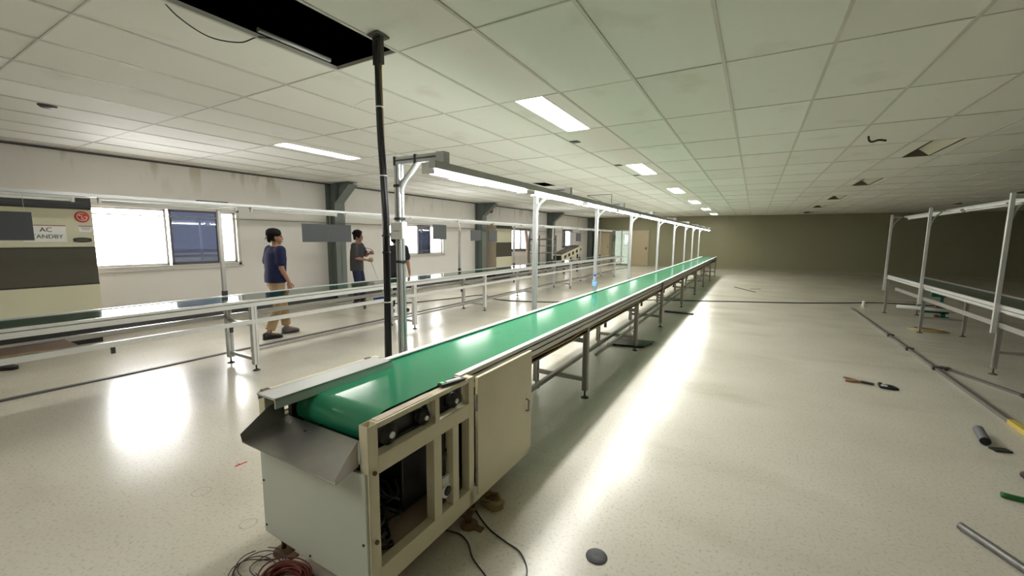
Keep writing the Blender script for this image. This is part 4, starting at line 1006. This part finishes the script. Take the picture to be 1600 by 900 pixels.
def head_mesh(m, c, hr):
    V = lambda x, y, z: Vector(c) + hr @ Vector((x, y, z))
    m.ball(V(0, -.012, .03), .074, .092, .085, 18, hr)
    m.ball(V(0, .018, -.03), .060, .070, .078, 16, hr)
    m.ball(V(0, .055, -.085), .030, .026, .024, 12, hr)
    m.ball(V(0, .072, .035), .055, .02, .03, 12, hr)                    # brow
    m.cyl(V(0, .085, .015), V(0, .100, -.020), .009, .013, 10); m.ball(V(0, .099, -.022), .013, .011, .010, 10, hr)
    for s in (-1, 1):
        m.ball(V(.014 * s, .097, -.028), .008, n=8)
        m.ball(V(.076 * s, -.008, -.005), .010, .022, .033, 12, hr)     # ears
        m.ball(V(.040 * s, .060, -.022), .026, .022, .022, 10, hr)      # cheeks
    m.ball(V(0, .088, -.055), .024, .012, .012, 10, hr)                 # mouth mound
def shoe(t, ank, d, m, name='shoe'):
    d = Vector((d[0], d[1], 0)).normalized(); r = Vector((d.y, -d.x, 0)); a = Vector(ank); z0 = a.z - .085
    R = Matrix((r, Vector((0, 0, 1)), -d)).transposed()
    def c(f, h): return Vector((a.x, a.y, z0)) + d * f + Vector((0, 0, h))
    mb = MB().loft([(c(-.075, .05), .030, .045, R), (c(-.05, .055), .040, .055, R), (c(.0, .062), .043, .060, R), (c(.06, .048), .045, .044, R), (c(.13, .038), .047, .033, R), (c(.175, .032), .038, .026, R), (c(.195, .028), .018, .016, R)], 16)
    mb.cyl(c(0, .05), c(-.004, .11), .043, .046, 14)
    s = mb.build(name, m, t, local=True)
    pts = []
    for f, w_ in ((-.08, .028), (-.05, .041), (.03, .043), (.10, .049), (.16, .044), (.195, .022)): pts.append((f, w_))
    poly = [Vector((a.x, a.y, 0)) + d * f + r * w_ for f, w_ in pts] + [Vector((a.x, a.y, 0)) + d * f - r * w_ for f, w_ in reversed(pts)]
    MB().prism([(p.x, p.y) for p in poly], 'z', z0, z0 + .022).build('sole', M['rubber'], s, local=True)
def person(label, loc, rotz, J, mats, head_turn=0, head_tilt=0, hat=None, hairlen=0, sleeve=.62, hem=.10, hands=None):
    """J: joints facing +Y, x to the right. mats: shirt, trousers, shoes"""
    t = thing('person', label, 'person', loc, None, rotz)
    hr = Matrix.Rotation(head_turn, 3, 'Z') @ Matrix.Rotation(head_tilt, 3, 'X')
    pel, wai, che, nec, hd = [Vector(J[k]) for k in ('pelvis', 'waist', 'chest', 'neck', 'head')]
    m = MB()
    m.loft([(pel - Vector((0, 0, .08)), .13, .10, I3), (pel, .155, .105, I3), (wai, .135, .095, I3), (che, .165, .11, I3), (che + (nec - che) * .6, .15, .09, I3), (nec, .07, .065, I3)], 20)
    m.cyl(nec - Vector((0, 0, .03)), hd - Vector((0, 0, .05)), .056, .052, 16)
    head_mesh(m, hd, hr)
    for s, S in ((1, 'r'), (-1, 'l')):
        sh, el, wr = J['sh_' + S], J['el_' + S], J['wr_' + S]
        limb(m, [che + Vector((.09 * s, 0, .10)), sh], [.06, .052]); limb(m, [sh, el, wr], [.050, .038, .026])
        mid = Vector(el).lerp(Vector(wr), .3); m.ball(mid, .040, n=12)
        d, nr, cu = hands[S]
        hand(m, wr, d, nr, cu, s * (1 if True else 1))
        hp, kn, an = J['hip_' + S], J['kn_' + S], J['an_' + S]
        limb(m, [hp, kn, an], [.082, .052, .036]); m.ball(Vector(kn).lerp(Vector(an), .28) - Vector((0, .012, 0)), .054, n=12)
        td = Vector(J['toe_' + S]); limb(m, [an, Vector(an) + td.normalized() * .13 - Vector((0, 0, .04))], [.036, .03])
    body = remeshed(m, 'body', M['skin'], t, .0050, 5)
    V = lambda x, y, z: hd + hr @ Vector((x, y, z))
    for s in (-1, 1):
        MB().ball(V(.031 * s, .082, .004), .012, .007, .006, 10, hr).build('eye', M['eye'], t, local=True)
        MB().tube([V(.016 * s, .093, .022), V(.032 * s, .091, .027), V(.047 * s, .080, .021)], .0035, 6).build('eyebrow', M['hair'], t, local=True)
    MB().tube([V(-.022, .093, -.056), V(0, .101, -.054), V(.022, .093, -.056)], .0045, 6).build('mouth', M['lip'], t, local=True)
    # hair, cap
    h = MB(); q = random.Random(len(label)); puff = 0 if hat else .026
    h.ball(V(0, -.022, .042), .081 + puff * .5, .094 + puff * .4, .086 + puff * .6, 18, hr)
    for k in range(46 if hat else 90):
        a, b = q.uniform(0, 6.28), q.uniform(.05, 1.25)
        x, y, z = math.sin(b) * math.cos(a), math.sin(b) * math.sin(a), math.cos(b)
        if y > .40 and z < .62: continue
        h.ball(V((.078 + puff) * x, -.022 + (.092 + puff) * y, .045 + (.084 + puff) * z), q.uniform(.016, .026), n=8)
    for s in (-1, 1): h.ball(V(.066 * s, -.03, -.01 - hairlen), .018, .04, .045, 10, hr)
    h.ball(V(0, -.085, -.02 - hairlen), .058, .034 if hat else .028, .055, 12, hr)
    ho = remeshed(h, 'hair', M['hair'], t, .007, 2)
    if hat:
        cm = MB().loft([(V(0, -.022, .030), .094, .106, hr), (V(0, -.022, .075), .096, .108, hr), (V(0, -.024, .115), .086, .098, hr), (V(0, -.026, .142), .056, .064, hr), (V(0, -.026, .152), .012, .014, hr)], 22)
        cap = cm.build('cap', M['hair'], t, local=True)
        bp = [(.075 * math.sin(a) , -.11 - .065 * math.cos(a)) for a in [R_(-80 + 20 * k) for k in range(9)]]
        bm_ = MB(); top = [V(x * .9, y * .55 - .048, .034 - .9 * (abs(y) - .11)) for x, y in bp]; bot = [p - Vector((0, 0, .006)) for p in top]; n = len(top)
        bm_.add(top + bot, [tuple(range(n)), tuple(reversed(range(n, 2 * n)))] + [(i, (i + 1) % n, n + (i + 1) % n, n + i) for i in range(n)]); bm_.build('brim', M['hair'], cap, local=True)
    # shirt
    c = MB(); zhem = J.get('hem', pel.z - .05)
    hemc = Vector((pel.x, pel.y, zhem))
    c.loft([(hemc, .196, .142, I3), (pel + Vector((0, 0, .06)), .196, .142, I3), (wai, .194, .140, I3), (che, .208, .142, I3), (che + (nec - che) * .45, .198, .126, I3), (che + (nec - che) * .8, .115, .090, I3), (nec + Vector((0, -.005, .0)), .072, .07, I3)], 24)
    for S in 'rl':
        sh, el = Vector(J['sh_' + S]), Vector(J['el_' + S]); e = sh.lerp(el, sleeve)
        limb(c, [che + (nec - che) * .55 + (sh - che) * Vector((.45, .45, 0)), sh, e], [.075, .078, .076])
    # open hem and sleeves are left as solid cloth ends: the body shows from inside them
    so = remeshed(c, 'shirt', mats[0], t, .012, 5)
    # trousers
    p = MB()
    p.loft([(pel + Vector((0, 0, .05)), .158, .112, I3), (pel, .166, .120, I3), (pel - Vector((0, 0, .10)), .168, .118, I3)], 22)
    for S in 'rl':
        hp, kn, an = Vector(J['hip_' + S]), Vector(J['kn_' + S]), Vector(J['an_' + S])
        e = kn.lerp(an, 1 - hem)
        limb(p, [hp, hp.lerp(kn, .5), kn], [.095, .088, .074]); p.cyl(kn, e, .074, .070, 16)
    remeshed(p, 'trousers', mats[1], t, .012, 4)
    for S in 'rl': shoe(t, J['an_' + S], J['toe_' + S], mats[-1 if S == 'l' else 2])
    return t

# walking man in navy shirt and cap, seen from behind
J1 = dict(pelvis=(0, 0, .90), waist=(0, .01, 1.05), chest=(0, .02, 1.24), neck=(0, .015, 1.42), head=(0, .035, 1.55),
          sh_r=(.175, .02, 1.36), el_r=(.215, .0, 1.09), wr_r=(.20, .11, .87), sh_l=(-.175, .02, 1.36), el_l=(-.215, -.03, 1.09), wr_l=(-.21, .05, .86),
          hip_r=(.085, 0, .88), kn_r=(.095, -.02, .48), an_r=(.09, -.19, .085), hip_l=(-.085, 0, .88), kn_l=(-.09, .13, .49), an_l=(-.085, .17, .095), toe_r=(.12, 1, 0), toe_l=(-.05, 1, 0), hem=.86)
person('man walking in a navy shirt, black cap and khaki trousers behind the left conveyor', (-6.44, 3.72, 0), R_(-6), J1, (M['navy'], M['khaki'], M['black'], M['greyshoe']), head_turn=R_(-18), hat=True, sleeve=.66, hem=.14,
       hands={'r': ((-.03, .12, -1), (-1, .3, 0), .3), 'l': ((0, .1, -1), (1, 0, 0), .28)})
# man in dark grey shirt, side on, holding a rod
J2 = dict(pelvis=(0, -.03, .90), waist=(0, -.03, 1.05), chest=(0, -.01, 1.25), neck=(0, .0, 1.43), head=(0, .03, 1.565),
          sh_r=(.175, .0, 1.37), el_r=(.225, .06, 1.10), wr_r=(.12, .27, 1.05), sh_l=(-.175, .0, 1.37), el_l=(-.205, .11, 1.14), wr_l=(-.06, .25, 1.20),
          hip_r=(.085, -.02, .88), kn_r=(.10, .03, .48), an_r=(.11, -.02, .085), hip_l=(-.085, -.02, .88), kn_l=(-.10, .05, .48), an_l=(-.11, .04, .085), toe_r=(.15, 1, 0), toe_l=(-.1, 1, 0), hem=.80)
P2 = (-7.90, 6.50, 0); A2 = R_(-62)
person('man in a dark grey shirt standing side on and holding a pale rod', P2, A2, J2, (M['grey_shirt'], M['jeans'], M['steel_d']), head_tilt=R_(-4), sleeve=.78, hem=.06,
       hands={'r': ((-.15, 1, -.15), (-.9, 0, .2), .85), 'l': ((.1, 1, .1), (.9, 0, -.2), .85)})
# man in black seen from behind, half hidden by the lamp post
J3 = dict(pelvis=(0, 0, .90), waist=(0, .0, 1.05), chest=(0, .01, 1.24), neck=(0, .01, 1.41), head=(-.02, .03, 1.54),
          sh_r=(.185, .0, 1.35), el_r=(.25, -.02, 1.09), wr_r=(.255, .06, .86), sh_l=(-.185, 0, 1.35), el_l=(-.23, .04, 1.10), wr_l=(-.19, .20, .95),
          hip_r=(.085, 0, .88), kn_r=(.10, .03, .48), an_r=(.12, .04, .085), hip_l=(-.085, 0, .88), kn_l=(-.10, .02, .48), an_l=(-.12, -.05, .085), toe_r=(.2, 1, 0), toe_l=(-.2, 1, 0), hem=.84)
person('man in a black shirt seen from behind, half hidden by the nearest lamp post', (-6.42, 6.25, 0), R_(24), J3, (M['black_shirt'], M['black_shirt'], M['maroon']), hairlen=.01, sleeve=.72, hem=.12,
       hands={'r': ((.0, .2, -1), (-1, 0, 0), .3), 'l': ((.1, .6, -.6), (1, 0, 0), .5)})
def PW(p):
    c, s = math.cos(A2), math.sin(A2)
    return Vector((P2[0] + p[0] * c - p[1] * s, P2[1] + p[0] * s + p[1] * c, p[2]))
tag(MB().cyl(PW((.085, .30, 1.12)), PW((.095, .72, .012)), .009, .009, 10).build('pale_rod', M['alu_w']), 'thin pale rod held in the hands of the man in dark grey', 'rod')
tag(MB().tube(smoothpath([PW(p) for p in ((-.055, .36, 1.20), (-.03, .33, 1.27), (-.02, .22, 1.315), (-.02, .10, 1.31), (-.04, .05, 1.27), (-.05, .12, 1.25), (-.05, .25, 1.25), (-.055, .34, 1.21))]), .006, 6).build('cable_loop', M['rubber']), 'dark cable loop in the left hand of the man in dark grey', 'cable')
t = thing('dustpan', 'blue plastic pan on the floor beside the man in dark grey', 'dustpan', (-7.85, 7.15, 0))
MB().box(-8.0, -7.7, 7.0, 7.3, 0, .012).box(-8.0, -7.985, 7.0, 7.3, 0, .09).box(-7.715, -7.7, 7.0, 7.3, 0, .09).box(-8.0, -7.7, 7.285, 7.3, 0, .09).build('tray', M['blue'], t)
MB().cyl((-7.85, 7.29, .05), (-7.85, 7.46, .07), .014, n=10).build('handle', M['blue'], t)
